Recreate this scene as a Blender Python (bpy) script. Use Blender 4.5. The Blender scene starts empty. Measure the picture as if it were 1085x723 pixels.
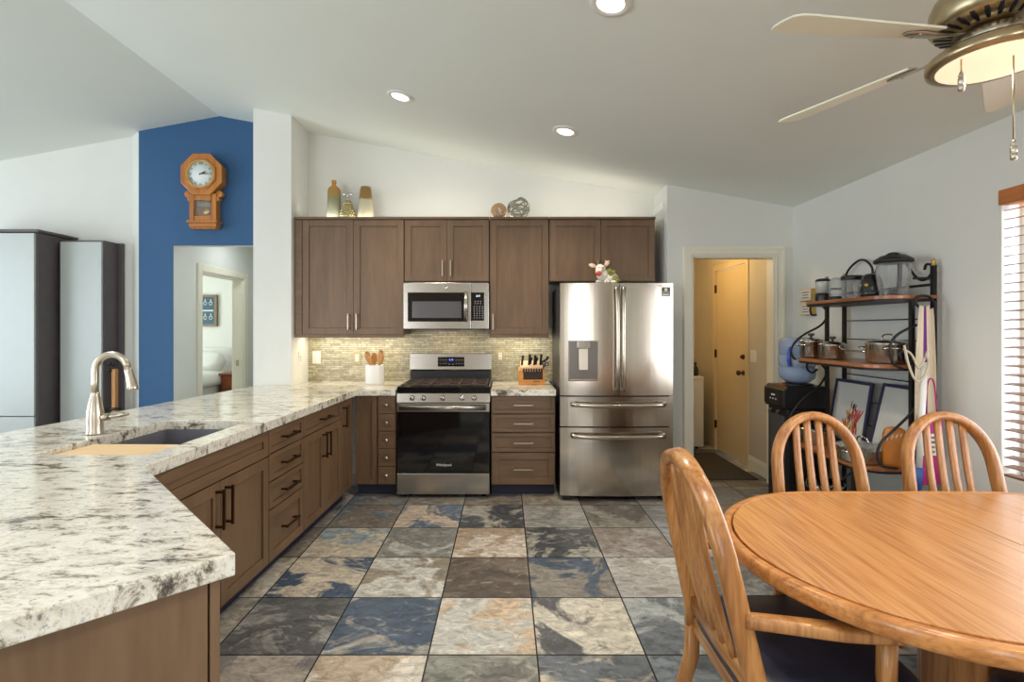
import bpy, bmesh, math, random
from mathutils import Vector, Matrix
from mathutils.geometry import tessellate_polygon
random.seed(7)
PI = math.pi
R = math.radians
sc = bpy.context.scene
COL = sc.collection

# ------------------------------------------------------------------ camera
H = 1.37
cam = bpy.data.cameras.new('camera')
co = bpy.data.objects.new('camera', cam); COL.objects.link(co)
co.location = (0, 0, H); co.rotation_euler = (R(90), 0, 0)
cam.sensor_width = 36; cam.lens = 540/1085*36
cam.shift_x = 7.2/1085; cam.shift_y = -12.5/1085
cam.clip_start = .02; cam.clip_end = 100
sc.camera = co

# ------------------------------------------------------------------ world, exposure, large lights
sc.view_settings.view_transform = 'Standard'
sc.view_settings.look = 'None'
sc.view_settings.gamma = 1
sc.view_settings.use_curve_mapping = False
sc.view_settings.exposure = -0.12
w = bpy.data.worlds.new('world'); sc.world = w; w.use_nodes = True
w.node_tree.nodes['Background'].inputs[0].default_value = (.82, .90, 1, 1)
w.node_tree.nodes['Background'].inputs[1].default_value = 2.4
sc.cycles.max_bounces = 8
sc.cycles.diffuse_bounces = 5
sc.cycles.caustics_reflective = False
sc.cycles.caustics_refractive = False
sc.cycles.sample_clamp_indirect = 6


def area(name, loc, rot, sx, sy, power, color, spread=180):
    l = bpy.data.lights.new(name, 'AREA'); l.shape = 'RECTANGLE'; l.size = sx; l.size_y = sy
    l.energy = power; l.color = color; l.spread = R(spread)
    o = bpy.data.objects.new(name, l); COL.objects.link(o); o.location = loc; o.rotation_euler = rot
    return o


def point(name, loc, power, color, r=.08):
    l = bpy.data.lights.new(name, 'POINT'); l.energy = power; l.color = color; l.shadow_soft_size = r
    o = bpy.data.objects.new(name, l); COL.objects.link(o); o.location = loc
    return o


COOL = (.80, .91, 1.0); NEUT = (1, .985, .96); WARM = (1, .80, .55)
# daylight through added rear openings, the unseen living room side and the dining window
area('daylight_rear', (-4.0, -3.95, 1.35), (R(104), 0, 0), 2.4, 2.3, 105, (.95, .98, 1))
area('daylight_rear', (.75, -3.95, 1.35), (R(104), 0, 0), .9, 2.3, 40, (.95, .98, 1))
area('daylight_living', (-6.9, 1.5, 1.4), (R(108), 0, R(-90)), 4.0, 2.2, 118, COOL)
area('daylight_dining', (2.95, 1.5, 1.5), (R(104), 0, R(90)), 2.6, 1.7, 95, (.93, .97, 1))
area('daylight_bedroom', (-6.3, 6.6, 1.5), (R(90), 0, R(-90)), 1.6, 1.4, 60, (.92, 1, .98))
area('hall_fill', (-2.72, 5.6, 2.40), (0, 0, 0), .3, .3, 4, (.9, .97, 1))  # added cool fill for the hall's daylight, not a ceiling lamp
point('utility_lamp', (1.80, 5.25, 2.2), 12, (1, .68, .30), .1)
# unseen spots added to brighten floor, counters and table, without fixtures
for q in ((-1.6, .6), (.6, .3), (-2.6, 2.4), (1.7, .2), (.9, -1.6), (-1.2, -1.4)):
    l = bpy.data.lights.new('room_fill', 'SPOT'); l.energy = 45; l.color = (1, .98, .95)
    l.spot_size = R(140); l.spot_blend = .8; l.shadow_soft_size = .12
    o = bpy.data.objects.new('room_fill', l); COL.objects.link(o); o.location = (*q, 2.5)


# ------------------------------------------------------------------ materials
def lin(c):
    return tuple(((v/255)/12.92 if v/255 <= .04045 else ((v/255+.055)/1.055)**2.4) for v in c)


def nodes(m):
    m.use_nodes = True
    nt = m.node_tree
    return nt, nt.nodes['Principled BSDF']


def N(nt, t, **kw):
    n = nt.nodes.new(t)
    for k, v in kw.items():
        if k.startswith('_'):
            n.inputs[k[1:].replace('_', ' ')].default_value = v
        else:
            setattr(n, k, v)
    return n


def coords(nt, scale=(1, 1, 1), rot=(0, 0, 0), kind='Object'):
    t = N(nt, 'ShaderNodeTexCoord'); mp = N(nt, 'ShaderNodeMapping')
    mp.inputs['Scale'].default_value = scale; mp.inputs['Rotation'].default_value = rot
    nt.links.new(t.outputs[kind], mp.inputs[0])
    return mp.outputs[0]


def ramp(nt, src, stops):
    r = N(nt, 'ShaderNodeValToRGB')
    e = r.color_ramp.elements
    while len(e) < len(stops):
        e.new(.5)
    for el, (p, c) in zip(e, stops):
        el.position = p; el.color = (*c, 1)
    nt.links.new(src, r.inputs[0])
    return r.outputs[0]


def bump(nt, b, src, strength=.1, dist=.002):
    bn = N(nt, 'ShaderNodeBump'); bn.inputs['Strength'].default_value = strength
    bn.inputs['Distance'].default_value = dist
    nt.links.new(src, bn.inputs['Height']); nt.links.new(bn.outputs[0], b.inputs['Normal'])


def plain(name, rgb, rough=.5, metal=0, vary=.04, scale=12, spec=None, bmp=0, coat=0):
    """colour with slight procedural mottling"""
    m = bpy.data.materials.new(name); nt, b = nodes(m)
    c = lin(rgb)
    n = N(nt, 'ShaderNodeTexNoise'); n.inputs['Scale'].default_value = scale; n.inputs['Detail'].default_value = 3
    nt.links.new(coords(nt), n.inputs['Vector'])
    lo = tuple(max(0, v*(1-vary)) for v in c); hi = tuple(min(1, v*(1+vary)) for v in c)
    nt.links.new(ramp(nt, n.outputs['Fac'], [(.3, lo), (.7, hi)]), b.inputs['Base Color'])
    b.inputs['Roughness'].default_value = rough; b.inputs['Metallic'].default_value = metal
    if spec is not None: b.inputs['Specular IOR Level'].default_value = spec
    if coat: b.inputs['Coat Weight'].default_value = coat; b.inputs['Coat Roughness'].default_value = .1
    if bmp: bump(nt, b, n.outputs['Fac'], bmp)
    return m


def wood(name, dark, light, axis=2, rough=.4, grain=14, stretch=.07, coat=0):
    m = bpy.data.materials.new(name); nt, b = nodes(m)
    s = [1, 1, 1]; s[axis] = stretch
    v = coords(nt, tuple(s))
    n = N(nt, 'ShaderNodeTexNoise'); n.inputs['Scale'].default_value = grain; n.inputs['Detail'].default_value = 6
    n.inputs['Roughness'].default_value = .65; n.inputs['Distortion'].default_value = .6
    nt.links.new(v, n.inputs['Vector'])
    n2 = N(nt, 'ShaderNodeTexNoise'); n2.inputs['Scale'].default_value = grain*9; n2.inputs['Detail'].default_value = 2
    nt.links.new(v, n2.inputs['Vector'])
    mx = N(nt, 'ShaderNodeMix'); mx.data_type = 'FLOAT'; mx.inputs[0].default_value = .3
    nt.links.new(n.outputs['Fac'], mx.inputs[2]); nt.links.new(n2.outputs['Fac'], mx.inputs[3])
    nt.links.new(ramp(nt, mx.outputs[0], [(.34, lin(dark)), (.62, lin(light))]), b.inputs['Base Color'])
    b.inputs['Roughness'].default_value = rough
    if coat: b.inputs['Coat Weight'].default_value = coat; b.inputs['Coat Roughness'].default_value = .12
    bump(nt, b, mx.outputs[0], .04)
    return m


def oakwood(name, axis, rough=.34, tones=((158, 102, 52), (178, 121, 66), (190, 135, 77))):
    """oak: broad tone shifts plus fine dark pore lines along the grain"""
    m = bpy.data.materials.new(name); nt, b = nodes(m)
    s = [1, 1, 1]; s[axis] = .09
    v = coords(nt, tuple(s))
    n = N(nt, 'ShaderNodeTexNoise'); n.inputs['Scale'].default_value = 7; n.inputs['Detail'].default_value = 3
    n.inputs['Distortion'].default_value = .5
    nt.links.new(v, n.inputs['Vector'])
    mu = N(nt, 'ShaderNodeMath', operation='MULTIPLY'); mu.inputs[1].default_value = 14
    fr = N(nt, 'ShaderNodeMath', operation='PINGPONG'); fr.inputs[1].default_value = 1
    nt.links.new(n.outputs['Fac'], mu.inputs[0]); nt.links.new(mu.outputs[0], fr.inputs[0])
    s2 = [1, 1, 1]; s2[axis] = .035
    n2 = N(nt, 'ShaderNodeTexNoise'); n2.inputs['Scale'].default_value = 120; n2.inputs['Detail'].default_value = 2
    nt.links.new(coords(nt, tuple(s2)), n2.inputs['Vector'])
    base = ramp(nt, fr.outputs[0], [(0, lin(tones[0])), (.4, lin(tones[1])), (1, lin(tones[2]))])
    pore = ramp(nt, n2.outputs['Fac'], [(.36, (.72, .66, .6)), (.52, (1, 1, 1))])
    ml = N(nt, 'ShaderNodeMix'); ml.data_type = 'RGBA'; ml.blend_type = 'MULTIPLY'; ml.inputs[0].default_value = .8
    nt.links.new(base, ml.inputs[6]); nt.links.new(pore, ml.inputs[7])
    nt.links.new(ml.outputs[2], b.inputs['Base Color'])
    b.inputs['Roughness'].default_value = rough
    b.inputs['Coat Weight'].default_value = .3; b.inputs['Coat Roughness'].default_value = .15
    return m


def steel(name, rgb=(176, 170, 161), rough=.25, axis=2, aniso=.5):
    m = bpy.data.materials.new(name); nt, b = nodes(m)
    s = [60, 60, 60]; s[axis] = .6
    n = N(nt, 'ShaderNodeTexNoise'); n.inputs['Scale'].default_value = 4; n.inputs['Detail'].default_value = 3
    nt.links.new(coords(nt, tuple(s)), n.inputs['Vector'])
    c = lin(rgb)
    nt.links.new(ramp(nt, n.outputs['Fac'], [(.3, tuple(v*.92 for v in c)), (.7, tuple(min(1, v*1.06) for v in c))]), b.inputs['Base Color'])
    b.inputs['Metallic'].default_value = 1; b.inputs['Roughness'].default_value = rough
    return m


def glow(name, rgb, strength):
    m = bpy.data.materials.new(name); nt, b = nodes(m)
    b.inputs['Base Color'].default_value = (*lin(rgb), 1)
    b.inputs['Emission Color'].default_value = (*lin(rgb), 1); b.inputs['Emission Strength'].default_value = strength
    return m


def glass(name, rgb, rough=.02, alpha=None, trans=1, ior=1.45):
    m = bpy.data.materials.new(name); nt, b = nodes(m)
    b.inputs['Base Color'].default_value = (*lin(rgb), 1); b.inputs['Roughness'].default_value = rough
    b.inputs['Transmission Weight'].default_value = trans; b.inputs['IOR'].default_value = ior
    if alpha: b.inputs['Alpha'].default_value = alpha
    return m


M_wall = plain('wall_paint', (226, 226, 220), .85, vary=.015, scale=3)
M_blue = plain('blue_paint', (48, 91, 134), .7, vary=.02, scale=3)
M_ceil = plain('ceiling_paint', (234, 238, 230), .9, vary=.012, scale=2)
M_trim = plain('trim_paint', (238, 232, 214), .45, vary=.01)
M_door = plain('door_paint', (228, 205, 160), .45, vary=.015)
M_util = plain('utility_paint', (205, 196, 180), .8, vary=.015)
M_cab = wood('taupe_cabinet_wood', (99, 75, 54), (122, 95, 70), 2, .42, 5, .12)
M_cabx = wood('taupe_cabinet_wood_across', (99, 75, 54), (122, 95, 70), 0, .42, 5, .12)
M_toe = plain('toe_kick_black', (42, 42, 62), .6)  # navy tint carries a bluish reflection along the toe
M_oak = oakwood('golden_oak', 2)
TOPT = ((190, 130, 75), (198, 139, 83), (203, 145, 88))
M_oaky = oakwood('golden_oak_top', 1, .24, TOPT)
M_rim = oakwood('golden_oak_rim', 0, .3, ((176, 112, 54), (194, 130, 68), (204, 140, 78)))
M_oakx = oakwood('golden_oak_across', 0)
M_oakh = wood('honey_oak_clock', (158, 90, 26), (200, 128, 52), 2, .35, 14, .08, .4)
M_shelf = wood('rack_shelf_wood', (120, 70, 38), (176, 112, 66), 1, .35, 9, .06, .3)
M_board = wood('light_maple', (222, 186, 138), (238, 208, 164), 0, .5, 8, .06)
M_spoon = wood('spoon_wood', (176, 118, 62), (206, 152, 90), 2, .55, 12, .08)
M_darkwood = plain('dark_cabinet_side', (92, 84, 86), .5, vary=.08, scale=8)
M_night = wood('red_brown_wood', (110, 52, 28), (150, 80, 46), 0, .45)
M_panel = plain('white_panel', (184, 190, 186), .3, vary=.01)
M_steel = steel('brushed_steel')
M_steelx = steel('brushed_steel_across', axis=0)
M_chrome = plain('polished_steel', (205, 203, 200), .14, 1, .02)
M_nickel = plain('brushed_nickel', (196, 186, 170), .3, 1, .03)
M_bronze = plain('dark_bronze', (92, 66, 50), .35, 1, .05)
M_black = plain('black_plastic', (22, 21, 24), .35, vary=.1)
M_gloss = plain('black_glass', (10, 9, 14), .05, vary=.05, coat=.3)
M_iron = plain('black_iron', (34, 30, 32), .5, .3, .1)
M_dgrey = plain('dark_grey_plastic', (66, 64, 64), .45)
M_white = plain('white_plastic', (236, 234, 228), .4, vary=.01)
M_ceram = plain('white_ceramic', (236, 234, 230), .2, vary=.01, coat=.4)
M_leather = plain('navy_black_leather', (40, 44, 62), .42, vary=.12, scale=30, bmp=.15)
M_brass = plain('antique_brass', (190, 172, 140), .28, 1, .05)
M_gold = plain('gold', (206, 170, 96), .35, .8, .08)
M_cloth = plain('white_linen', (226, 224, 220), .9, vary=.03)
M_beige = plain('beige_cloth', (224, 210, 186), .95, vary=.04)
M_purple = plain('purple_cloth', (130, 62, 150), .9, vary=.05)
M_mag = plain('magenta_plastic', (184, 36, 128), .5)
M_bluep = plain('blue_plastic', (58, 96, 170), .4)
M_blade = plain('fan_blade_cream', (238, 237, 214), .4, vary=.02)
M_mat = plain('grey_mat', (66, 62, 56), .95, vary=.15, scale=40, bmp=.3)
M_navy = plain('navy_frame', (52, 54, 84), .4)
M_paper = plain('paper_mat', (214, 212, 206), .85, vary=.01)
M_slat = wood('blind_slat_wood', (98, 68, 50), (134, 98, 72), 1, .45, 10, .05)
M_lens = glow('lamp_lens', (255, 232, 196), .8)
M_down = glow('downlight_lens', (255, 240, 214), 4)
M_glass = bpy.data.materials.new('clear_glass'); _nt, _b = nodes(M_glass)
_tr = N(_nt, 'ShaderNodeBsdfTransparent'); _tr.inputs[0].default_value = (.95, .96, .96, 1)
_lw = N(_nt, 'ShaderNodeLayerWeight'); _lw.inputs[0].default_value = .22
_ma = N(_nt, 'ShaderNodeMath', operation='MULTIPLY_ADD'); _ma.inputs[1].default_value = .6; _ma.inputs[2].default_value = .06
_b.inputs['Base Color'].default_value = (.75, .77, .78, 1); _b.inputs['Roughness'].default_value = .05
_mx = N(_nt, 'ShaderNodeMixShader')
_nt.links.new(_lw.outputs['Facing'], _ma.inputs[0]); _nt.links.new(_ma.outputs[0], _mx.inputs[0])
_nt.links.new(_tr.outputs[0], _mx.inputs[1]); _nt.links.new(_b.outputs[0], _mx.inputs[2])
_nt.links.new(_mx.outputs[0], _nt.nodes['Material Output'].inputs[0])
M_jug = glass('blue_jug_plastic', (184, 202, 232), .10, trans=.5, ior=1.3)
M_pane = bpy.data.materials.new('window_pane'); _nt, _b = nodes(M_pane)
_tr = N(_nt, 'ShaderNodeBsdfTransparent'); _gl = N(_nt, 'ShaderNodeBsdfGlossy'); _gl.inputs['Roughness'].default_value = .01
_mx = N(_nt, 'ShaderNodeMixShader'); _mx.inputs[0].default_value = .05
_nt.links.new(_tr.outputs[0], _mx.inputs[1]); _nt.links.new(_gl.outputs[0], _mx.inputs[2])
_nt.links.new(_mx.outputs[0], _nt.nodes['Material Output'].inputs[0])


def mk_tile():
    m = bpy.data.materials.new('slate_tile'); nt, b = nodes(m)
    a1 = N(nt, 'ShaderNodeAttribute', attribute_name='tile_a'); a2 = N(nt, 'ShaderNodeAttribute', attribute_name='tile_b')
    a3 = N(nt, 'ShaderNodeAttribute', attribute_name='tile_seed')
    tc = N(nt, 'ShaderNodeTexCoord'); ad = N(nt, 'ShaderNodeVectorMath', operation='MULTIPLY_ADD')
    nt.links.new(a3.outputs['Color'], ad.inputs[0]); ad.inputs[1].default_value = (40, 40, 40)
    nt.links.new(tc.outputs['Object'], ad.inputs[2])
    n = N(nt, 'ShaderNodeTexNoise'); n.inputs['Scale'].default_value = 2.1; n.inputs['Detail'].default_value = 8
    n.inputs['Roughness'].default_value = .6; n.inputs['Distortion'].default_value = 1.1
    nt.links.new(ad.outputs[0], n.inputs['Vector'])
    sep = N(nt, 'ShaderNodeMapping'); sep.inputs['Rotation'].default_value = (0, 0, .6); sep.inputs['Scale'].default_value = (1, 1.7, 1)
    nt.links.new(ad.outputs[0], sep.inputs[0])
    n2 = N(nt, 'ShaderNodeTexNoise'); n2.inputs['Scale'].default_value = 13; n2.inputs['Detail'].default_value = 11
    n2.inputs['Roughness'].default_value = .74; n2.inputs['Distortion'].default_value = .9
    nt.links.new(sep.outputs[0], n2.inputs['Vector'])
    n4 = N(nt, 'ShaderNodeTexNoise'); n4.inputs['Scale'].default_value = 5; n4.inputs['Detail'].default_value = 9
    n4.inputs['Roughness'].default_value = .68; n4.inputs['Distortion'].default_value = 1.6
    nt.links.new(sep.outputs[0], n4.inputs['Vector'])
    f = ramp(nt, n.outputs['Fac'], [(.475, (0, 0, 0)), (.525, (1, 1, 1))])
    mx = N(nt, 'ShaderNodeMix'); mx.data_type = 'RGBA'
    nt.links.new(f, mx.inputs[0]); nt.links.new(a1.outputs['Color'], mx.inputs[6]); nt.links.new(a2.outputs['Color'], mx.inputs[7])
    v = ramp(nt, n2.outputs['Fac'], [(.36, (.6, .59, .57)), (.49, (1.0, 1.0, 1.0)), (.63, (1.45, 1.44, 1.4))])
    ml = N(nt, 'ShaderNodeMix'); ml.data_type = 'RGBA'; ml.blend_type = 'MULTIPLY'; ml.inputs[0].default_value = 1
    nt.links.new(mx.outputs[2], ml.inputs[6]); nt.links.new(v, ml.inputs[7])
    # pale mineral scale lying over parts of the stone
    f4 = ramp(nt, n4.outputs['Fac'], [(.56, (0, 0, 0)), (.62, (.35, .35, .35)), (.72, (.6, .6, .6))])
    m4 = N(nt, 'ShaderNodeMix'); m4.data_type = 'RGBA'; m4.inputs[7].default_value = (*lin((198, 194, 186)), 1)
    nt.links.new(f4, m4.inputs[0]); nt.links.new(ml.outputs[2], m4.inputs[6])
    nt.links.new(m4.outputs[2], b.inputs['Base Color'])
    rr = N(nt, 'ShaderNodeMapRange'); rr.inputs[3].default_value = .22; rr.inputs[4].default_value = .5
    nt.links.new(n2.outputs['Fac'], rr.inputs[0]); nt.links.new(rr.outputs[0], b.inputs['Roughness'])
    bump(nt, b, n2.outputs['Fac'], .10, .002)
    return m


def mk_granite():
    m = bpy.data.materials.new('white_granite'); nt, b = nodes(m)
    v1 = coords(nt, (1, 2.7, 1.6), (0, 0, R(-8)))
    n = N(nt, 'ShaderNodeTexNoise'); n.inputs['Scale'].default_value = 11; n.inputs['Detail'].default_value = 11
    n.inputs['Roughness'].default_value = .74; n.inputs['Distortion'].default_value = .35
    nt.links.new(v1, n.inputs['Vector'])
    n3 = N(nt, 'ShaderNodeTexNoise'); n3.inputs['Scale'].default_value = 2.2; n3.inputs['Detail'].default_value = 3
    nt.links.new(v1, n3.inputs['Vector'])
    ma = N(nt, 'ShaderNodeMath', operation='MULTIPLY_ADD'); ma.inputs[1].default_value = .35
    nt.links.new(n3.outputs['Fac'], ma.inputs[0]); nt.links.new(n.outputs['Fac'], ma.inputs[2])
    base = ramp(nt, ma.outputs[0], [(.52, lin((84, 78, 74))), (.585, lin((150, 140, 124))), (.63, lin((214, 206, 190))), (.74, lin((238, 233, 222))), (.83, lin((206, 192, 164)))])
    n2 = N(nt, 'ShaderNodeTexNoise'); n2.inputs['Scale'].default_value = 75; n2.inputs['Detail'].default_value = 5; n2.inputs['Roughness'].default_value = .7
    nt.links.new(coords(nt), n2.inputs['Vector'])
    sp = ramp(nt, n2.outputs['Fac'], [(.33, (.35, .36, .40)), (.39, (.8, .8, .81)), (.44, (1, 1, 1))])
    ml = N(nt, 'ShaderNodeMix'); ml.data_type = 'RGBA'; ml.blend_type = 'MULTIPLY'; ml.inputs[0].default_value = 1
    nt.links.new(base, ml.inputs[6]); nt.links.new(sp, ml.inputs[7])
    nt.links.new(ml.outputs[2], b.inputs['Base Color'])
    b.inputs['Roughness'].default_value = .10
    return m


def mk_mosaic():
    m = bpy.data.materials.new('glass_strip_mosaic'); nt, b = nodes(m)
    t = N(nt, 'ShaderNodeTexCoord'); s = N(nt, 'ShaderNodeSeparateXYZ'); c = N(nt, 'ShaderNodeCombineXYZ')
    nt.links.new(t.outputs['Object'], s.inputs[0]); nt.links.new(s.outputs[0], c.inputs[0]); nt.links.new(s.outputs[2], c.inputs[1])
    br = N(nt, 'ShaderNodeTexBrick'); br.offset = .37; br.squash = 1.6; br.squash_frequency = 3
    br.inputs['Scale'].default_value = 1; br.inputs['Brick Width'].default_value = .085; br.inputs['Row Height'].default_value = .019
    br.inputs['Mortar Size'].default_value = .0018; br.inputs['Bias'].default_value = -.1
    br.inputs['Color1'].default_value = (*lin((198, 192, 166)), 1); br.inputs['Color2'].default_value = (*lin((158, 148, 122)), 1)
    br.inputs['Mortar'].default_value = (*lin((128, 118, 96)), 1)
    nt.links.new(c.outputs[0], br.inputs['Vector'])
    n = N(nt, 'ShaderNodeTexNoise'); n.inputs['Scale'].default_value = 45; n.inputs['Detail'].default_value = 2
    nt.links.new(t.outputs['Object'], n.inputs['Vector'])
    ml = N(nt, 'ShaderNodeMix'); ml.data_type = 'RGBA'; ml.blend_type = 'MULTIPLY'; ml.inputs[0].default_value = .9
    nt.links.new(br.outputs['Color'], ml.inputs[6])
    nt.links.new(ramp(nt, n.outputs['Fac'], [(.35, (.78, .77, .74)), (.65, (1.1, 1.09, 1.05))]), ml.inputs[7])
    nt.links.new(ml.outputs[2], b.inputs['Base Color'])
    b.inputs['Roughness'].default_value = .25
    bump(nt, b, n.outputs['Fac'], .5, .004)
    return m


M_tile = mk_tile(); M_granite = mk_granite(); M_mosaic = mk_mosaic()
M_grout = plain('dark_grout', (58, 56, 54), .9)


# ------------------------------------------------------------------ mesh builder
class MB:
    def __init__(s):
        s.v = []; s.f = []; s.mi = []; s.sm = []; s.cur = 0

    def _add(s, vs, fs, smooth=False):
        o = len(s.v); s.v += [Vector(p) for p in vs]
        for f in fs:
            s.f.append([i+o for i in f]); s.mi.append(s.cur); s.sm.append(smooth)
        return s

    def mat(s, i):
        s.cur = i; return s

    def box(s, x0, x1, y0, y1, z0, z1):
        if x0 > x1: x0, x1 = x1, x0
        if y0 > y1: y0, y1 = y1, y0
        if z0 > z1: z0, z1 = z1, z0
        return s._add([(x0, y0, z0), (x1, y0, z0), (x1, y1, z0), (x0, y1, z0), (x0, y0, z1), (x1, y0, z1), (x1, y1, z1), (x0, y1, z1)],
                      [(0, 3, 2, 1), (4, 5, 6, 7), (0, 1, 5, 4), (1, 2, 6, 5), (2, 3, 7, 6), (3, 0, 4, 7)])

    def lathe(s, prof, c=(0, 0, 0), seg=24, axis=None, smooth=True):
        m = Matrix.Translation(c)
        if axis is not None:
            m = m @ Vector(axis).to_track_quat('Z', 'Y').to_matrix().to_4x4()
        vs = []; fs = []
        for r, z in prof:
            for k in range(seg):
                a = 2*PI*k/seg
                vs.append(m @ Vector((r*math.cos(a), r*math.sin(a), z)))
        n = len(prof)
        for i in range(n-1):
            for k in range(seg):
                k2 = (k+1) % seg
                fs.append((i*seg+k, i*seg+k2, (i+1)*seg+k2, (i+1)*seg+k))
        if prof[0][0] > 1e-5: fs.append(tuple(range(seg))[::-1])
        if prof[-1][0] > 1e-5: fs.append(tuple((n-1)*seg+k for k in range(seg)))
        return s._add(vs, fs, smooth)

    def sweep(s, pts, a, b=None, ref=(0, 0, 1), seg=10, power=2, closed=False, smooth=True):
        """a: half size across (perpendicular to ref), b: half size along ref; floats or lists"""
        pts = [Vector(p) for p in pts]; n = len(pts)
        if b is None: b = a
        A = a if isinstance(a, (list, tuple)) else [a]*n
        B = b if isinstance(b, (list, tuple)) else [b]*n
        ref = Vector(ref).normalized(); vs = []; fs = []
        prev = None
        for i, p in enumerate(pts):
            if closed: t = pts[(i+1) % n]-pts[i-1]
            else: t = pts[min(i+1, n-1)]-pts[max(i-1, 0)]
            t.normalize()
            side = t.cross(ref)
            if side.length < .05:
                side = prev.copy() if prev is not None else t.cross(Vector((1, .13, .3)))
            side.normalize()
            if prev is not None and side.dot(prev) < 0 and abs(side.dot(prev)) > .3: side = -side
            prev = side
            up = side.cross(t).normalized()
            for k in range(seg):
                an = 2*PI*(k+.5)/seg
                cx, sy = math.cos(an), math.sin(an)
                e = 2/power
                u = math.copysign(abs(cx)**e, cx); q = math.copysign(abs(sy)**e, sy)
                vs.append(p+side*(A[i]*u)+up*(B[i]*q))
        for i in range(n if closed else n-1):
            j = (i+1) % n
            for k in range(seg):
                k2 = (k+1) % seg
                fs.append((i*seg+k, i*seg+k2, j*seg+k2, j*seg+k))
        if not closed:
            fs.append(tuple(range(seg))[::-1]); fs.append(tuple((n-1)*seg+k for k in range(seg)))
        return s._add(vs, fs, smooth)

    def tube(s, pts, r, seg=8, closed=False):
        """round tube, frames carried along the path without twist"""
        pts = [Vector(p) for p in pts]; n = len(pts)
        rr = r if isinstance(r, (list, tuple)) else [r]*n
        T = []
        for i in range(n):
            t = (pts[(i+1) % n]-pts[i-1]) if closed else (pts[min(i+1, n-1)]-pts[max(i-1, 0)])
            T.append(t.normalized())
        u = T[0].cross(Vector((.31, .47, .83)))
        u.normalize(); vs = []; fs = []
        for i, p in enumerate(pts):
            u = (u-T[i]*u.dot(T[i])).normalized(); v = T[i].cross(u)
            for k in range(seg):
                a = 2*PI*k/seg
                vs.append(p+u*(rr[i]*math.cos(a))+v*(rr[i]*math.sin(a)))
        off_ = 0
        if closed:   # match the last ring to the first one
            last = [(vs[(n-1)*seg+k]-vs[0]).length for k in range(seg)]
            off_ = last.index(min(last))
        for i in range(n if closed else n-1):
            j = (i+1) % n
            for k in range(seg):
                k2 = (k+1) % seg
                if closed and i == n-1:
                    fs.append((i*seg+(k+off_) % seg, i*seg+(k2+off_) % seg, k2, k))
                else:
                    fs.append((i*seg+k, i*seg+k2, j*seg+k2, j*seg+k))
        if not closed:
            fs.append(tuple(range(seg))[::-1]); fs.append(tuple((n-1)*seg+k for k in range(seg)))
        return s._add(vs, fs, True)

    def prism(s, poly, lo, hi, axis=2, smooth=False):
        """poly of 2-D points extruded along axis (the two coords are the other axes in order)"""
        def P(p, h):
            if axis == 2: return (p[0], p[1], h)
            if axis == 1: return (p[0], h, p[1])
            return (h, p[0], p[1])
        n = len(poly); vs = [P(p, lo) for p in poly]+[P(p, hi) for p in poly]
        tr = tessellate_polygon([[Vector((p[0], p[1], 0)) for p in poly]])
        if n <= 4: tr = [tuple(range(n))]
        fs = [tuple(t) for t in tr]+[tuple(i+n for i in t) for t in tr]
        for i in range(n): fs.append((i, (i+1) % n, (i+1) % n+n, i+n))
        return s._add(vs, fs, smooth)

    def holed(s, outer, hole, z0, z1):
        al = [Vector((p[0], p[1], 0)) for p in outer]; bl = [Vector((p[0], p[1], 0)) for p in hole]
        tr = tessellate_polygon([al, bl]); allp = list(outer)+list(hole); n = len(allp); no = len(outer)
        vs = [(p[0], p[1], z0) for p in allp]+[(p[0], p[1], z1) for p in allp]
        fs = [tuple(t) for t in tr]+[tuple(i+n for i in t) for t in tr]
        for i in range(no): fs.append((i, (i+1) % no, (i+1) % no+n, i+n))
        nh = len(hole)
        for i in range(nh):
            a, b = no+i, no+(i+1) % nh; fs.append((b, a, a+n, b+n))
        return s._add(vs, fs)

    def sphere(s, c, r, seg=16, ring=10):
        rx, ry, rz = (r, r, r) if not isinstance(r, (tuple, list)) else r
        vs = []; fs = []
        for i in range(ring+1):
            th = PI*i/ring
            for k in range(seg):
                a = 2*PI*k/seg
                vs.append((c[0]+rx*math.sin(th)*math.cos(a), c[1]+ry*math.sin(th)*math.sin(a), c[2]-rz*math.cos(th)))
        for i in range(ring):
            for k in range(seg):
                k2 = (k+1) % seg
                fs.append((i*seg+k, i*seg+k2, (i+1)*seg+k2, (i+1)*seg+k))
        return s._add(vs, fs, True)

    def cushion(s, cx, cy, w, d, z0, z1, power=5, seg=40):
        """soft upholstered pad"""
        h = z1-z0
        rings = [(.90, 0), (.985, .12), (1, .40), (.985, .66), (.93, .84), (.80, .94), (.55, .985), (.25, 1), (0.01, 1)]
        vs = []; fs = []
        for sc_, hh in rings:
            for k in range(seg):
                a = 2*PI*k/seg; e = 2/power
                x = math.copysign(abs(math.cos(a))**e, math.cos(a)); y = math.copysign(abs(math.sin(a))**e, math.sin(a))
                vs.append((cx+x*w/2*sc_, cy+y*d/2*sc_, z0+h*hh))
        for i in range(len(rings)-1):
            for k in range(seg):
                k2 = (k+1) % seg
                fs.append((i*seg+k, i*seg+k2, (i+1)*seg+k2, (i+1)*seg+k))
        fs.append(tuple(range(seg))[::-1])
        return s._add(vs, fs, True)

    def add(s, o, m=None):
        base = len(s.v)
        s.v += [(m @ p if m is not None else p.copy()) for p in o.v]
        for f, mi, sm in zip(o.f, o.mi, o.sm):
            s.f.append([i+base for i in f]); s.mi.append(mi); s.sm.append(sm)
        return s

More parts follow.
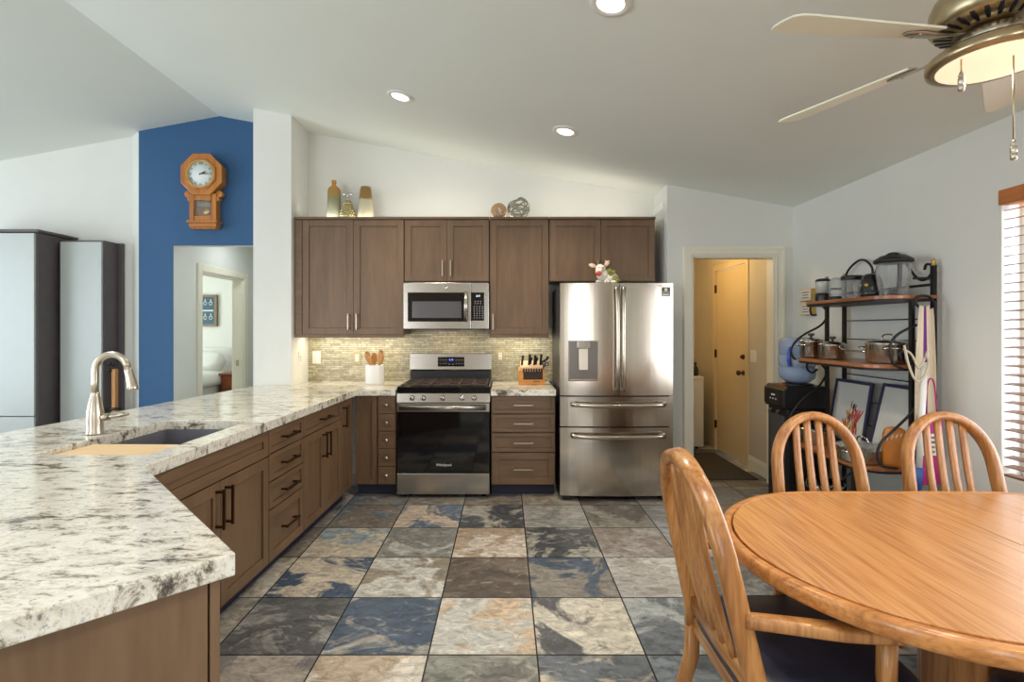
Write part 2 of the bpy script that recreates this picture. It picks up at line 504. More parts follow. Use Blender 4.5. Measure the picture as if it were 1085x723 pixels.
    def text(s, body, size, m, extrude=.0008):
        cu = bpy.data.curves.new('t', 'FONT'); cu.body = body; cu.size = size; cu.extrude = extrude
        cu.align_x = 'CENTER'; cu.align_y = 'CENTER'; cu.resolution_u = 3
        ob = bpy.data.objects.new('t', cu); COL.objects.link(ob)
        dg = bpy.context.evaluated_depsgraph_get(); me = ob.evaluated_get(dg).to_mesh()
        s._add([m @ v.co for v in me.vertices], [tuple(p.vertices) for p in me.polygons])
        ob.evaluated_get(dg).to_mesh_clear()
        bpy.data.objects.remove(ob); bpy.data.curves.remove(cu)
        return s


MATS = {}   # object name -> world matrix of its thing


def build(name, mb, mats, inv=None, bev=0):
    me = bpy.data.meshes.new(name)
    vs = [(inv @ v if inv is not None else v) for v in mb.v]
    me.from_pydata([tuple(v) for v in vs], [], mb.f)
    if not isinstance(mats, (list, tuple)): mats = [mats]
    for m in mats: me.materials.append(m)
    for p, mi, sm in zip(me.polygons, mb.mi, mb.sm):
        p.material_index = min(mi, len(mats)-1); p.use_smooth = sm
    bm = bmesh.new(); bm.from_mesh(me)
    bmesh.ops.remove_doubles(bm, verts=bm.verts, dist=1e-6)
    bmesh.ops.recalc_face_normals(bm, faces=bm.faces)
    bm.to_mesh(me); bm.free(); me.update()
    o = bpy.data.objects.new(name, me); COL.objects.link(o)
    if bev:
        b = o.modifiers.new('edge', 'BEVEL'); b.width = bev; b.segments = 2; b.limit_method = 'ANGLE'; b.angle_limit = R(50)
    return o


def tag(o, label, cat, group=None):
    o['label'] = label; o['category'] = cat
    if group: o['group'] = group
    return o


def thing(name, label, cat, loc=(0, 0, 0), rz=0, group=None):
    o = bpy.data.objects.new(name, None); COL.objects.link(o)
    o.empty_display_size = .05
    o.location = loc; o.rotation_euler = (0, 0, rz)
    MATS[o.name] = Matrix.Translation(loc) @ Matrix.Rotation(rz, 4, 'Z')
    return tag(o, label, cat, group)


def part(name, mb, mats, parent, local=False, bev=0, label=None):
    m = MATS[parent.name]
    o = build(name, mb, mats, None if local else m.inverted(), bev)
    o.parent = parent; MATS[o.name] = m
    if label: o['label'] = label
    return o


def single(name, mb, mats, label, cat, group=None, bev=0):
    xs = [v.x for v in mb.v]; ys = [v.y for v in mb.v]; zs = [v.z for v in mb.v]
    loc = Vector(((min(xs)+max(xs))/2, (min(ys)+max(ys))/2, min(zs)))
    o = build(name, mb, mats, Matrix.Translation(-loc), bev); o.location = loc
    MATS[o.name] = Matrix.Translation(loc)
    return tag(o, label, cat, group)


def struct(name, mb, mats, bev=0, parent=None):
    o = build(name, mb, mats, None, bev); o['kind'] = 'structure'
    MATS[o.name] = Matrix()
    if parent: o.parent = parent
    return o


def dup(root, loc, rz, label=None, group=None):
    r = root.copy(); COL.objects.link(r); r.location = loc; r.rotation_euler = (0, 0, rz)
    if label: r['label'] = label
    if group: r['group'] = group
    for ch in list(root.children):
        c = ch.copy(); COL.objects.link(c); c.parent = r
        for g in list(ch.children):
            d = g.copy(); COL.objects.link(d); d.parent = c
    return r


def P(px, py, Y):
    return Vector(((px-535.3)*Y/540, Y, H+(349-py)*Y/540))


def X(px, Y): return (px-535.3)*Y/540
def Z(py, Y): return H+(349-py)*Y/540


def frontal(x, y, z, rx=90):
    return Matrix.Translation((x, y, z)) @ Matrix.Rotation(R(rx), 4, 'X')


def arc(c, r, a0, a1, n, ax='xz', rz=None):
    out = []
    for i in range(n+1):
        a = a0+(a1-a0)*i/n
        u, v = r*math.cos(a), (rz or r)*math.sin(a)
        if ax == 'xz': out.append((c[0]+u, c[1], c[2]+v))
        elif ax == 'yz': out.append((c[0], c[1]+u, c[2]+v))
        else: out.append((c[0]+u, c[1]+v, c[2]))
    return out


def smooth_path(pts, k=4):
    """Catmull-Rom resample"""
    p = [Vector(q) for q in pts]; p = [p[0]*2-p[1]]+p+[p[-1]*2-p[-2]]
    out = []
    for i in range(1, len(p)-2):
        for j in range(k):
            t = j/k
            a, b, c, d = p[i-1], p[i], p[i+1], p[i+2]
            out.append(.5*((2*b)+(c-a)*t+(2*a-5*b+4*c-d)*t*t+(3*b-a-3*c+d)*t**3))
    out.append(p[-2]); return out


# ================================================================== SETTING
YB = 4.82           # kitchen back wall
YF = 4.43           # pillar front and doorway wall
XR = 2.50           # dining wall
RX, RZ = -2.70, 3.386
SL = .1843


def zc(x): return RZ-SL*(x-RX) if x > RX else RZ-SL*(RX-x)


# floor of slate tiles, each tile with its own two stone colours
TILES = {
    (0, -3): ((150, 134, 118), (112, 104, 98)), (0, -2): ((172, 146, 118), (196, 178, 156)), (0, -1): ((128, 124, 110), (104, 98, 88)), (0, 0): ((178, 156, 128), (96, 98, 100)), (0, 1): ((112, 116, 118), (84, 88, 92)),
    (1, -3): ((126, 120, 112), (84, 82, 80)), (1, -2): ((64, 78, 94), (150, 140, 124)), (1, -1): ((182, 172, 156), (188, 156, 124)), (1, 0): ((194, 178, 154), (84, 82, 82)), (1, 1): ((148, 146, 140), (96, 98, 100)), (1, 2): ((120, 120, 116), (140, 138, 132)),
    (2, -3): ((56, 72, 90), (174, 156, 132)), (2, -2): ((180, 170, 154), (132, 116, 96)), (2, -1): ((84, 70, 60), (108, 92, 78)), (2, 0): ((128, 116, 102), (66, 78, 92)), (2, 1): ((182, 172, 160), (160, 148, 136)), (2, 2): ((128, 126, 120), (104, 104, 100)),
    (3, -3): ((172, 154, 130), (130, 136, 136)), (3, -2): ((120, 114, 102), (158, 152, 138)), (3, -1): ((190, 168, 146), (158, 130, 104)), (3, 0): ((66, 66, 68), (152, 142, 124)), (3, 1): ((132, 116, 104), (152, 140, 130)), (3, 2): ((170, 164, 156), (140, 138, 134)),
    (4, -3): ((84, 94, 102), (114, 100, 88)), (4, -2): ((176, 150, 126), (80, 92, 106)), (4, -1): ((150, 138, 120), (66, 66, 68)), (4, 0): ((128, 122, 112), (144, 134, 122)), (4, 1): ((92, 82, 74), (130, 120, 106)), (4, 2): ((138, 132, 126), (116, 112, 106)),
    (5, -3): ((120, 110, 98), (80, 86, 92)), (5, -2): ((104, 94, 84), (130, 116, 98)), (5, -1): ((126, 106, 88), (96, 90, 84)), (5, 0): ((130, 110, 88), (150, 134, 112)), (5, 1): ((96, 84, 76), (120, 108, 96)),
}
POOL = [((172, 158, 138), (128, 118, 104)), ((84, 92, 100), (140, 128, 112)), ((150, 134, 116), (100, 94, 88)), ((110, 112, 110), (72, 78, 84)), ((180, 166, 146), (150, 124, 98)), ((96, 84, 74), (124, 110, 94))]
TS = .4575; TX0, TY0 = .134, 1.685
mb = MB(); cols = []
mb.mat(1).box(-7, 2.5, -4, 8.3, -.06, -.003)
nb = len(mb.f)
g = .0035
for j in range(-13, 15):
    for i in range(-16, 6):
        x0, x1 = TX0+TS*i+g, TX0+TS*(i+1)-g; y0, y1 = TY0+TS*j+g, TY0+TS*(j+1)-g
        x0 = max(x0, -7); x1 = min(x1, 2.5); y0 = max(y0, -4); y1 = min(y1, 8.3)
        if x1-x0 < .01 or y1-y0 < .01: continue
        mb.mat(0)._add([(x0, y0, 0), (x1, y0, 0), (x1, y1, 0), (x0, y1, 0)], [(0, 1, 2, 3)])
        cols.append((*TILES.get((j, i), random.choice(POOL)), (random.random(), random.random(), random.random())))
me = bpy.data.meshes.new('floor'); me.from_pydata([tuple(v) for v in mb.v], [], mb.f)
me.materials.append(M_tile); me.materials.append(M_grout)
la = [me.color_attributes.new(n, 'FLOAT_COLOR', 'CORNER') for n in ('tile_a', 'tile_b', 'tile_seed')]
for k, p in enumerate(me.polygons):
    p.material_index = mb.mi[k]
    if k >= nb:
        a, b, s = cols[k-nb]
        a, b = [tuple(min(245, (1.06, 1.11, 1.17)[c_]*(v*.84+sum(q)/3*.16)+2) for c_, v in enumerate(q)) for q in (a, b)]  # bluish cast of window reflections mixed into the stone colours
        for li in p.loop_indices:
            la[0].data[li].color = (*lin(a), 1); la[1].data[li].color = (*lin(b), 1); la[2].data[li].color = (*s, 1)
fl = bpy.data.objects.new('floor', me); COL.objects.link(fl); fl['kind'] = 'structure'

# vaulted ceiling: two slopes meeting in a ridge
T = .12
struct('ceiling', MB().prism([(-7.1, zc(-7.1)), (RX, RZ), (XR+.12, zc(XR+.12)), (XR+.12, zc(XR+.12)+T), (RX, RZ+T), (-7.1, zc(-7.1)+T)], -4.1, 5.05, 1), M_ceil)


def xz_wall(name, pts, y0, y1, m):
    return struct(name, MB().prism(pts, y0, y1, 1), m)


xz_wall('wall_back', [(-2.0, 0), (1.46, 0), (1.46, zc(1.46)), (-2.0, zc(-2.0))], YB, YB+.12, M_wall)
# pillar between kitchen and hall
xz_wall('wall_pillar', [(-2.19, 0), (-1.86, 0), (-1.86, zc(-1.86)), (-2.19, zc(-2.19))], YF, YB+.12, M_wall)
# blue accent wall with the hall opening
BX = -3.466; OX = -3.145; OZ = 2.164
BWP = [(BX, 0), (OX, 0), (OX, OZ), (-2.34, OZ), (-2.34, 0), (-2.1, 0), (-2.1, zc(-2.1)), (RX, RZ), (BX, zc(BX))]
xz_wall('wall_blue', BWP, YB, YB+.012, M_blue)
xz_wall('wall_hall_front', BWP, YB+.0125, YB+.10, M_wall)
struct('trim_1', MB().prism([(BX, YB), (BX+.02, YB+.10), (-3.60, YB+.10), (-3.59, YB+.085)], 0, zc(-3.5), 2), M_wall)
xz_wall('wall_living', [(-7, 0), (-3.58, 0), (-3.58, zc(-3.58)), (-7, zc(-7))], 4.90, 5.02, M_wall)
# doorway wall
CX0, CX1, DZ = 1.627, 2.34, 2.002
xz_wall('wall_doorway', [(1.409, 0), (CX0, 0), (CX0, DZ), (CX1, DZ), (CX1, 0), (XR, 0), (XR, zc(XR)), (1.409, zc(1.409))], YF, YF+.11, M_wall)
xz_wall('wall_fridge_side', [(1.409, 0), (1.50, 0), (1.50, zc(1.5)), (1.409, zc(1.409))], YF+.11, YB+.12, M_wall)
# dining wall with its window opening
WY0, WY1, WZ0, WZ1 = .35, 2.578, .62, 2.07
zr = zc(XR)+.02
mb = MB()
mb.box(XR, XR+.14, WY1, YF+.11, 0, zr).box(XR, XR+.14, -4, WY0, 0, zr).box(XR, XR+.14, WY0, WY1, 0, WZ0).box(XR, XR+.14, WY0, WY1, WZ1, zr)
struct('wall_right', mb, M_wall)
struct('trim_6', MB().box(XR+.002, XR+.099, WY1-.010, WY1-.0005, WZ0, WZ1).box(XR+.002, XR+.099, WY0+.0005, WY0+.010, WZ0, WZ1).box(XR+.002, XR+.099, WY0+.010, WY1-.010, WZ0+.0005, WZ0+.012), M_white)
# unseen rear and side walls with wide openings, rear ones placed for steel reflections
xz_wall('wall_rear', [(-7, 0), (-5.2, 0), (-5.2, 2.45), (-2.8, 2.45), (-2.8, 0), (.3, 0), (.3, 2.45), (1.2, 2.45), (1.2, 0), (XR, 0), (XR, zc(XR)), (RX, RZ), (-7, zc(-7))], -4.1, -4.0, plain('rear_wall_tan', (196, 172, 140), .85, vary=.02))
mb = MB(); zl = zc(-7)+.02
mb.box(-7.1, -7, 3.5, 5.02, 0, zl).box(-7.1, -7, -4, -.5, 0, zl).box(-7.1, -7, -.5, 3.5, 0, .3).box(-7.1, -7, -.5, 3.5, 2.45, zl)
struct('wall_left', mb, M_wall)
# hall beyond the blue wall
DY0, DY1, HD = 5.27, 6.12, 1.97
mb = MB(); mb.box(OX-.12, OX, YB+.10, DY0, 0, 2.44).box(OX-.12, OX, DY1, 8.3, 0, 2.44).box(OX-.12, OX, DY0, DY1, HD, 2.44)
struct('wall_hall', mb, M_wall)
struct('wall_hall_end', MB().box(OX, -2.28, 7.2, 7.3, 0, 2.44), M_wall)
struct('wall_hall_side', MB().box(-2.30, -2.20, YB+.12, 7.3, 0, 2.44), M_wall)
struct('ceiling_hall', MB().box(-6.6, -2.1, YB+.12, 8.4, 2.44, 2.52), M_ceil)
mb = MB()
for x0, x1 in ((OX, OX+.018), (OX-.138, OX-.12)):
    mb.box(x0, x1, DY0-.075, DY0, 0, HD+.075).box(x0, x1, DY1, DY1+.075, 0, HD+.075).box(x0, x1, DY0, DY1, HD, HD+.075)
mb.box(OX-.122, OX+.004, DY1-.02, DY1, 0, HD).box(OX-.122, OX+.004, DY0, DY0+.02, 0, HD).box(OX-.122, OX+.004, DY0, DY1, HD-.02, HD)
st = struct('trim_2', mb, M_trim, .004)
o = build('strike_plate', MB().box(OX-.075, OX-.045, DY1-.026, DY1-.02, .93, 1.0), M_brass); o.parent = st
struct('wall_bedroom', MB().box(-6.6, OX-.12, 8.3, 8.4, 0, 2.44), M_wall)
struct('wall_bedroom_far', MB().box(-6.7, -6.6, YB+.2, 8.4, 0, 2.44), M_wall)
# utility room behind the doorway
UX = 2.40; UY = 6.45
UD0, UD1, UH = 5.07, 5.80, 2.03
struct('wall_utility_side', MB().box(UX, UX+.1, YF+.11, UD0-.01, 0, 2.44).box(UX, UX+.1, UD1+.01, UY, 0, 2.44).box(UX, UX+.1, UD0-.01, UD1+.01, UH+.01, 2.44), M_util)
struct('wall_utility_end', MB().box(1.4, UX+.1, UY, UY+.1, 0, 2.44), M_util)
struct('wall_utility_back', MB().box(1.40, 1.50, YB+.12, UY, 0, 2.44), M_util)
struct('ceiling_utility', MB().box(1.4, UX+.1, YF+.11, UY+.1, 2.44, 2.5), M_ceil)
# casing of the doorway, stepped profile
mb = MB(); W = .085
for a, b, d in ((0, W, .012), (.018, W-.012, .022), (W-.03, W-.004, .028)):
    mb.box(CX0-b, CX0-a, YF-d, YF, 0, DZ+b).box(CX1+a, CX1+b, YF-d, YF, 0, DZ+b).box(CX0-a, CX1+a, YF-d, YF, DZ+a, DZ+b)
mb.box(CX0, CX0+.012, YF, YF+.11, 0, DZ).box(CX1-.012, CX1, YF, YF+.11, 0, DZ).box(CX0, CX1, YF, YF+.11, DZ-.012, DZ)
struct('trim_3', mb, M_trim, .003)
# utility door in the side wall with its casing and hardware
mb = MB(); c = .06
mb.box(UX-.016, UX, UD0-c, UD0, 0, UH+c).box(UX-.016, UX, UD1, UD1+c, 0, UH+c).box(UX-.016, UX, UD0, UD1, UH, UH+c)
struct('trim_4', mb, M_door, .003)
d1 = struct('door_1', MB().box(UX+.004, UX+.044, UD0+.004, UD1-.004, .012, UH-.004), M_door, .002)
mb = MB().lathe([(.026, 0), (.026, .008), (.011, .012), (.011, .035), (.024, .042), (.028, .055), (.02, .068), (.001, .07)], (UX+.004, UD0+.07, .93), 16, (-1, 0, 0))
o = build('door_knob', mb, M_bronze); o.parent = d1
mb = MB().lathe([(.026, 0), (.026, .010), (.016, .02), (.001, .021)], (UX+.004, UD0+.07, 1.09), 16, (-1, 0, 0)).box(UX-.028, UX-.016, UD0+.062, UD0+.078, 1.075, 1.105)
o = build('deadbolt', mb, M_bronze); o.parent = d1
for z in (.25, 1.05, 1.78):
    o = build('hinge', MB().box(UX-.018, UX+.004, UD1-.012, UD1+.004, z, z+.09), M_bronze); o.parent = d1
# baseboards
mb = MB().box(UX-.016, UX, YF+.12, UD0-c, 0, .11).box(UX-.011, UX, YF+.12, UD0-c, .11, .135)
struct('baseboard_utility', mb, M_trim, .003)
struct('baseboard_right', MB().box(XR-.015, XR, -3.9, YF-.03, 0, .11), M_trim, .003)
struct('baseboard_doorway', MB().box(1.43, CX0-W-.003, YF-.015, YF, 0, .11), M_trim, .003)
# backsplash
struct('trim_5', MB().box(-1.86, .45, YB-.010, YB, .88, 1.40), M_mosaic)

# dining window and its wooden blind
wn = struct('window_1', MB().box(XR+.10, XR+.135, WY0, WY0+.04, WZ0, WZ1).box(XR+.10, XR+.135, WY1-.04, WY1, WZ0, WZ1).box(XR+.10, XR+.135, WY0+.04, WY1-.04, WZ0, WZ0+.04).box(XR+.10, XR+.135, WY0+.04, WY1-.04, WZ1-.04, WZ1).box(XR+.10, XR+.13, 1.44, 1.48, WZ0+.04, WZ1-.04), M_white)
o = build('window_pane', MB().box(XR+.115, XR+.119, WY0+.04, WY1-.04, WZ0+.04, WZ1-.04), M_pane); o.parent = wn; o['kind'] = 'structure'
bl = thing('wooden_blind', 'brown wooden slatted blind in the window of the dining wall', 'blind', (XR+.03, (WY0+WY1)/2, WZ0))
part('valance', MB().box(XR-.012, XR+.075, WY0+.004, WY1-.004, WZ1-.075, WZ1), wood('valance_wood', (170, 96, 44), (200, 124, 64), 1, .4), bl, bev=.004)
mb = MB(); z = WZ1-.10
while z > WZ0+.04:
    ca, sa = math.cos(R(9)), math.sin(R(9))
    hw = .024
    for sgn in (0,):
        a = (XR+.038-hw*ca, z-hw*sa); b = (XR+.038+hw*ca, z+hw*sa)
        nx, nz = -sa*.0015, ca*.0015
        mb.prism([(a[0]-nx, a[1]-nz), (b[0]-nx, b[1]-nz), (b[0]+nx, b[1]+nz), (a[0]+nx, a[1]+nz)], WY0+.006, WY1-.006, 1)
    z -= .046
part('slats', mb, M_slat, bl)
for y in (.6, 1.46, 2.36):
    for xx in (XR+.012, XR+.064): part('ladder_cord', MB().tube([(xx, y, WZ0+.03), (xx, y, WZ1-.07)], .0016, 6), M_beige, bl)
part('bottom_rail', MB().box(XR+.01, XR+.062, WY0+.006, WY1-.006, WZ0+.005, WZ0+.022), M_slat, bl, bev=.003)


# ================================================================== CABINETS
def shaker(x0, x1, z0, z1, y=0, fw=.055, t=.02):
    """framed front facing -y, outer face on plane y"""
    m = MB()
    m.box(x0+fw, x1-fw, y+.010, y+t, z0+fw, z1-fw)
    m.box(x0, x0+fw, y, y+t, z0, z1).box(x1-fw, x1, y, y+t, z0, z1)
    m.box(x0+fw, x1-fw, y, y+t, z0, z0+fw).box(x0+fw, x1-fw, y, y+t, z1-fw, z1)
    return m


def pull(x, z, length, vert, y=0):
    m = MB(); h = length/2; s = .0055; st = .03
    if vert:
        m.box(x-s, x+s, y-st-2*s, y-st, z-h, z+h)
        for q in (z-h+.012, z+h-.012): m.box(x-s, x+s, y-st, y+.001, q-s, q+s)
    else:
        m.box(x-h, x+h, y-st-2*s, y-st, z-s, z+s)
        for q in (x-h+.012, x+h-.012): m.box(q-s, q+s, y-st, y+.001, z-s, z+s)
    return m


def knob(x, z, y=0):
    return MB().lathe([(.006, 0), (.006, .014), (.014, .018), (.015, .026), (.010, .031), (.001, .032)], (x, y+.001, z), 14, (0, -1, 0))


def cabinet(name, label, loc, rz, w, depth, z0, z1, fronts, group, toe=True, hm=None, extra=None, top_open=False):
    hm = hm or M_bronze
    t = thing(name, label, 'cabinet', loc, rz, group)
    b = MB(); e = .001
    if top_open:
        b.box(e, .018, .0205, depth, z0, z1).box(w-.018, w-e, .0205, depth, z0, z1).box(.018, w-.018, depth-.012, depth, z0, z1).box(.018, w-.018, .0205, depth-.012, z0, z0+.018).box(.018, w-.018, .0205, .04, z0+.018, z1)
    else:
        b.box(e, w-e, .0205, depth, z0, z1)
    part('body', b, M_cab, t, True)
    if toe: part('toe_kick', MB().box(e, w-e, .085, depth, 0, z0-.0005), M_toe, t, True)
    for f in fronts:
        kind, x0, x1, a, c = f[:5]
        small = (c-a) < .2 or (x1-x0) < .17
        fw = f[6] if len(f) > 6 else (.03 if small and kind == 'drawer' else .055)
        if fw == 0:
            mb = MB().box(x0, x1, 0, .02, a, c)
        else: mb = shaker(x0, x1, a, c, 0, fw)
        o = part(kind, mb, M_cabx if kind != 'door' else M_cab, t, True, .0018)
        hd = f[5] if len(f) > 5 else None
        if hd:
            if hd[0] == 'k': part('knob', knob(hd[1], hd[2]), M_nickel, o, True)
            else: part('handle', pull(hd[1], hd[2], hd[3], hd[0] == 'v'), hm, o, True, .001)
    if extra: extra(t)
    return t


# --- upper cabinets (local origin at floor under the left front corner)
YU = 4.48; ZT = 2.335; ZB = 1.325
BRN = plain('satin_pull', (178, 164, 146), .38, 1, .04)


def cornice(w, x0=0.0):
    def f(t): part('top_moulding', MB().box(x0+.0005, w-.0005, -.012, YB-YU-.002, ZT+.0005, ZT+.022), M_cabx, t, True, .002)
    return f


def both(w, rail=True, x0=0.0):
    def f(t):
        cornice(w, x0)(t)
        part('light_rail', MB().box(x0+.001, w-.001, .004, .03, ZB-.028, ZB-.0005), M_cabx, t, True, .002)
    return f


du = YB-YU-.002
U1 = -1.853; g2 = .0025
cabinet('wall_cabinet', 'two-door taupe wall cabinet beside the white pillar, above the spoon crock', (U1, YU, 0), 0, .963, du, ZB, ZT,
        [('filler', .001, .065, ZB, ZT-.004, None, 0), ('door', .07, .516, ZB, ZT-.004, ('v', .516-.035, ZB+.11, .14)), ('door', .519, .96, ZB, ZT-.004, ('v', .519+.035, ZB+.11, .14))],
        'wall cabinets over the worktop', False, BRN, both(.963))
x0 = -.888
cabinet('wall_cabinet', 'short two-door taupe wall cabinet directly above the microwave', (x0, YU, 0), 0, .748, du, 1.79, ZT,
        [('door', .004, .372, 1.793, ZT-.004, ('v', .34, 1.793+.11, .14)), ('door', .375, .744, 1.793, ZT-.004, ('v', .41, 1.793+.11, .14))],
        'wall cabinets over the worktop', False, BRN, cornice(.748))
x0 = -.137
cabinet('wall_cabinet', 'single-door taupe wall cabinet above the knife block, between microwave and fridge', (x0, YU, 0), 0, .522, du, ZB, ZT,
        [('door', .004, .518, ZB, ZT-.004, ('v', .03, ZB+.11, .14))], 'wall cabinets over the worktop', False, BRN, both(.522))
x0 = .388
cabinet('wall_cabinet', 'short two-door taupe wall cabinet above the fridge', (x0, YU, 0), 0, .932, du, 1.79, ZT,
        [('door', .004, .452, 1.793, ZT-.004, ('v', .42, 1.793+.11, .14)), ('door', .455, .928, 1.793, ZT-.004, ('v', .485, 1.793+.11, .14))],
        'wall cabinets over the worktop', False, BRN, cornice(.932))

# --- base cabinets, back run
YC = 4.155; ZK = .10; ZW = .829
db = YB-YC-.003
cabinet('base_cabinet', 'four-drawer taupe base cabinet between range and fridge', (-.115, YC, 0), 0, .525, db, ZK, ZW,
        [('drawer', .006, .519, .684, .824, ('h', .262, .754, .16)), ('drawer', .006, .519, .532, .675, ('h', .262, .604, .16)),
         ('drawer', .006, .519, .37, .523, ('h', .262, .447, .16)), ('drawer', .006, .519, .103, .361, ('h', .262, .232, .16), .055)],
        'base cabinets under the granite', True, BRN)
dz = [(.683, .824), (.540, .678), (.397, .535), (.254, .392), (.105, .249)]
cabinet('base_cabinet', 'narrow taupe base cabinet of five small knobbed drawers beside the range', (-1.043, YC, 0), 0, .153, db, ZK, ZW,
        [('drawer', .006, .149, a, b, ('k', .078, (a+b)/2), 0) for a, b in dz], 'base cabinets under the granite')
cabinet('base_cabinet', 'blind-corner taupe base cabinet with one handleless door, in the inside corner', (-1.228, YC, 0), 0, .184, db, ZK, ZW,
        [('door', .004, .180, ZK+.005, .824, None, .04)], 'base cabinets under the granite')
# --- base cabinets, peninsula run facing the room
TH = R(88.2); ux, uy = math.cos(TH), math.sin(TH)


def RUN(s): return (-1.303+ux*s, 1.87+uy*s, 0)


dr = .56
cabinet('base_cabinet', 'one-door narrow taupe base cabinet at the far end of the peninsula run', RUN(1.985), TH, .255, dr, ZK, ZW,
        [('door', .003, .250, ZK+.005, .824, ('v', .035, .70, .16), .05)], 'base cabinets under the granite')
cabinet('base_cabinet', 'taupe base cabinet with one wide drawer over two doors, next to the drawer stack', RUN(1.325), TH, .658, dr, ZK, ZW,
        [('drawer', .003, .655, .695, .824, ('h', .33, .76, .17)), ('door', .003, .327, ZK+.005, .688, ('v', .295, .575, .17)), ('door', .331, .655, ZK+.005, .688, ('v', .363, .575, .17))], 'base cabinets under the granite')
cabinet('base_cabinet', 'taupe four-drawer base cabinet next to the sink cabinet', RUN(.883), TH, .440, dr, ZK, ZW,
        [('drawer', .003, .437, .695, .824, ('h', .22, .76, .17)), ('drawer', .003, .437, .542, .688, ('h', .22, .615, .17)),
         ('drawer', .003, .437, .390, .535, ('h', .22, .462, .17)), ('drawer', .003, .437, ZK+.005, .383, ('h', .22, .25, .17), .05)], 'base cabinets under the granite')
cabinet('base_cabinet', 'taupe sink base cabinet with a plain false front over two doors', RUN(0), TH, .881, dr, ZK, ZW,
        [('false_front', .003, .878, .688, .824, None, .05), ('door', .003, .438, ZK+.005, .680, ('v', .405, .565, .18)), ('door', .442, .878, ZK+.005, .680, ('v', .475, .565, .18))], 'base cabinets under the granite', top_open=True)
# --- peninsula end at 45 degrees
Q = (-.627, 1.121)
t = thing('peninsula_end_cabinet', 'large plain brown cabinet end under the angled granite corner nearest the camera', 'cabinet', (-1.25, 1.1, 0))
n45 = Vector((.7071, -.7071, 0))


def off(p, d): return (p[0]+n45.x*d, p[1]+n45.y*d)


def along(p, s): return (p[0]-.7071*s, p[1]-.7071*s)


q0 = off(Q, -.02); qf = along(q0, 1.0)
part('body', MB().prism([q0, (-1.302, 1.795), (-1.95, 1.795), (-2.05, 1.19), qf], 0.0, ZW, 2), M_cab, t)
pa = along(Q, .024); pb = along(Q, 1.0)
part('end_panel', MB().prism([pa, off(pa, -.019), off(pb, -.019), pb], .0, ZW, 2), M_cab, t, bev=.002)
pc = along(Q, .020)
part('corner_stile', MB().prism([Q, off(Q, -.019), off(pc, -.019), pc], .0, ZW, 2), M_cab, t, bev=.002)
# bar-side back panel of the run (seen only from the living side)
t2 = thing('peninsula_back_panel', 'brown back panel of the peninsula towards the living room', 'cabinet', (-1.9, 3.0, 0))
part('panel', MB().prism([(-1.872, 1.86), (-1.80, 4.10), (-1.83, 4.10), (-1.902, 1.86)], 0, ZW, 2), M_cab, t2)

# --- countertops
ZC0, ZC = .83, .88
notch = (-1.292, 1.822)
outer = [(-.888, YB-.012), (-1.857, YB-.012), (-1.857, YF-.003), (-2.17, YF-.003), (-2.375, 2.4), (-2.43, 1.55), (-1.35, .357), (-.59, 1.116), notch, (-1.205, 4.122), (-.888, 4.122)]
hole = [(-1.852, 1.99), (-1.392, 1.99), (-1.368, 2.735), (-1.822, 2.735)]
single('granite_countertop', MB().holed(outer, hole, ZC0, ZC), M_granite, 'speckled white granite countertop running from the range round the sink to the angled peninsula', 'countertop', bev=.004)
single('granite_countertop', MB().box(-.118, .412, 4.122, YB-.012, ZC0, ZC), M_granite, 'small speckled granite countertop under the knife block, between range and fridge', 'countertop', bev=.004)

# --- sink, board, faucet
t = thing('kitchen_sink', 'undermount stainless steel sink set into the peninsula granite', 'sink', (-1.61, 2.36, .62))
mb = MB(); a = [(-1.86, 1.985), (-1.386, 1.985), (-1.362, 2.745), (-1.832, 2.745)]
b = [(-1.84, 2.0), (-1.40, 2.0), (-1.378, 2.728), (-1.812, 2.728)]
mb.holed(a, b, .63, .829).prism(a, .62, .63, 2)
part('basin', mb, plain('sink_steel', (140, 140, 150), .35, .5, .03), t)
part('drain', MB().lathe([(.045, 0), (.045, .004), (.03, .004), (.03, .001), (.001, .001)], (-1.62, 2.42, .6305), 20), M_chrome, t)
single('cutting_board', MB().prism([(-1.836, 2.004), (-1.404, 2.004), (-1.396, 2.255), (-1.70, 2.262), (-1.828, 2.262)], .838, .860, 2), M_board, 'pale wooden cutting board bridging the near end of the sink', 'cutting board', bev=.003)

fx, fy = -1.918, 2.384
t = thing('kitchen_faucet', 'brushed nickel gooseneck faucet with pull-down sprayer behind the sink', 'faucet', (fx, fy, ZC))
mb = MB().lathe([(.037, 0), (.037, .006), (.034, .022), (.0355, .06), (.034, .10), (.027, .145), (.0195, .175), (.0168, .188), (.0165, .196)], (fx, fy, ZC), 24)
part('base', mb, M_nickel, t)
top = ZC+.30
pts = [(fx, fy, ZC+.18), (fx, fy, ZC+.24)]+[(fx+.077-.077*math.cos(PI*i/14*.93), fy, top-.005+.077*math.sin(PI*i/14*.93)) for i in range(15)]
part('spout', MB().tube(pts, .0155, 14), M_nickel, t)
e = Vector(pts[-1]); dirn = Vector((.25, 0, -1)).normalized()
mb = MB().lathe([(.0165, 0), (.018, .02), (.0185, .05), (.022, .09), (.0245, .105), (.021, .110), (.001, .110)], e, 18, dirn)
part('spray_head', mb, M_nickel, t)
zl_ = ZC+.078
mb = MB().tube([(fx+.015, fy, zl_), (fx+.062, fy, zl_+.002)], .017, 14)
mb.sweep([(fx+.058, fy, zl_+.002), (fx+.088, fy+.002, zl_+.006), (fx+.125, fy+.004, zl_+.012), (fx+.150, fy+.006, zl_+.014)], [.012, .017, .019, .010], [.010, .012, .011, .006], seg=14)
part('lever_handle', mb, M_nickel, t)

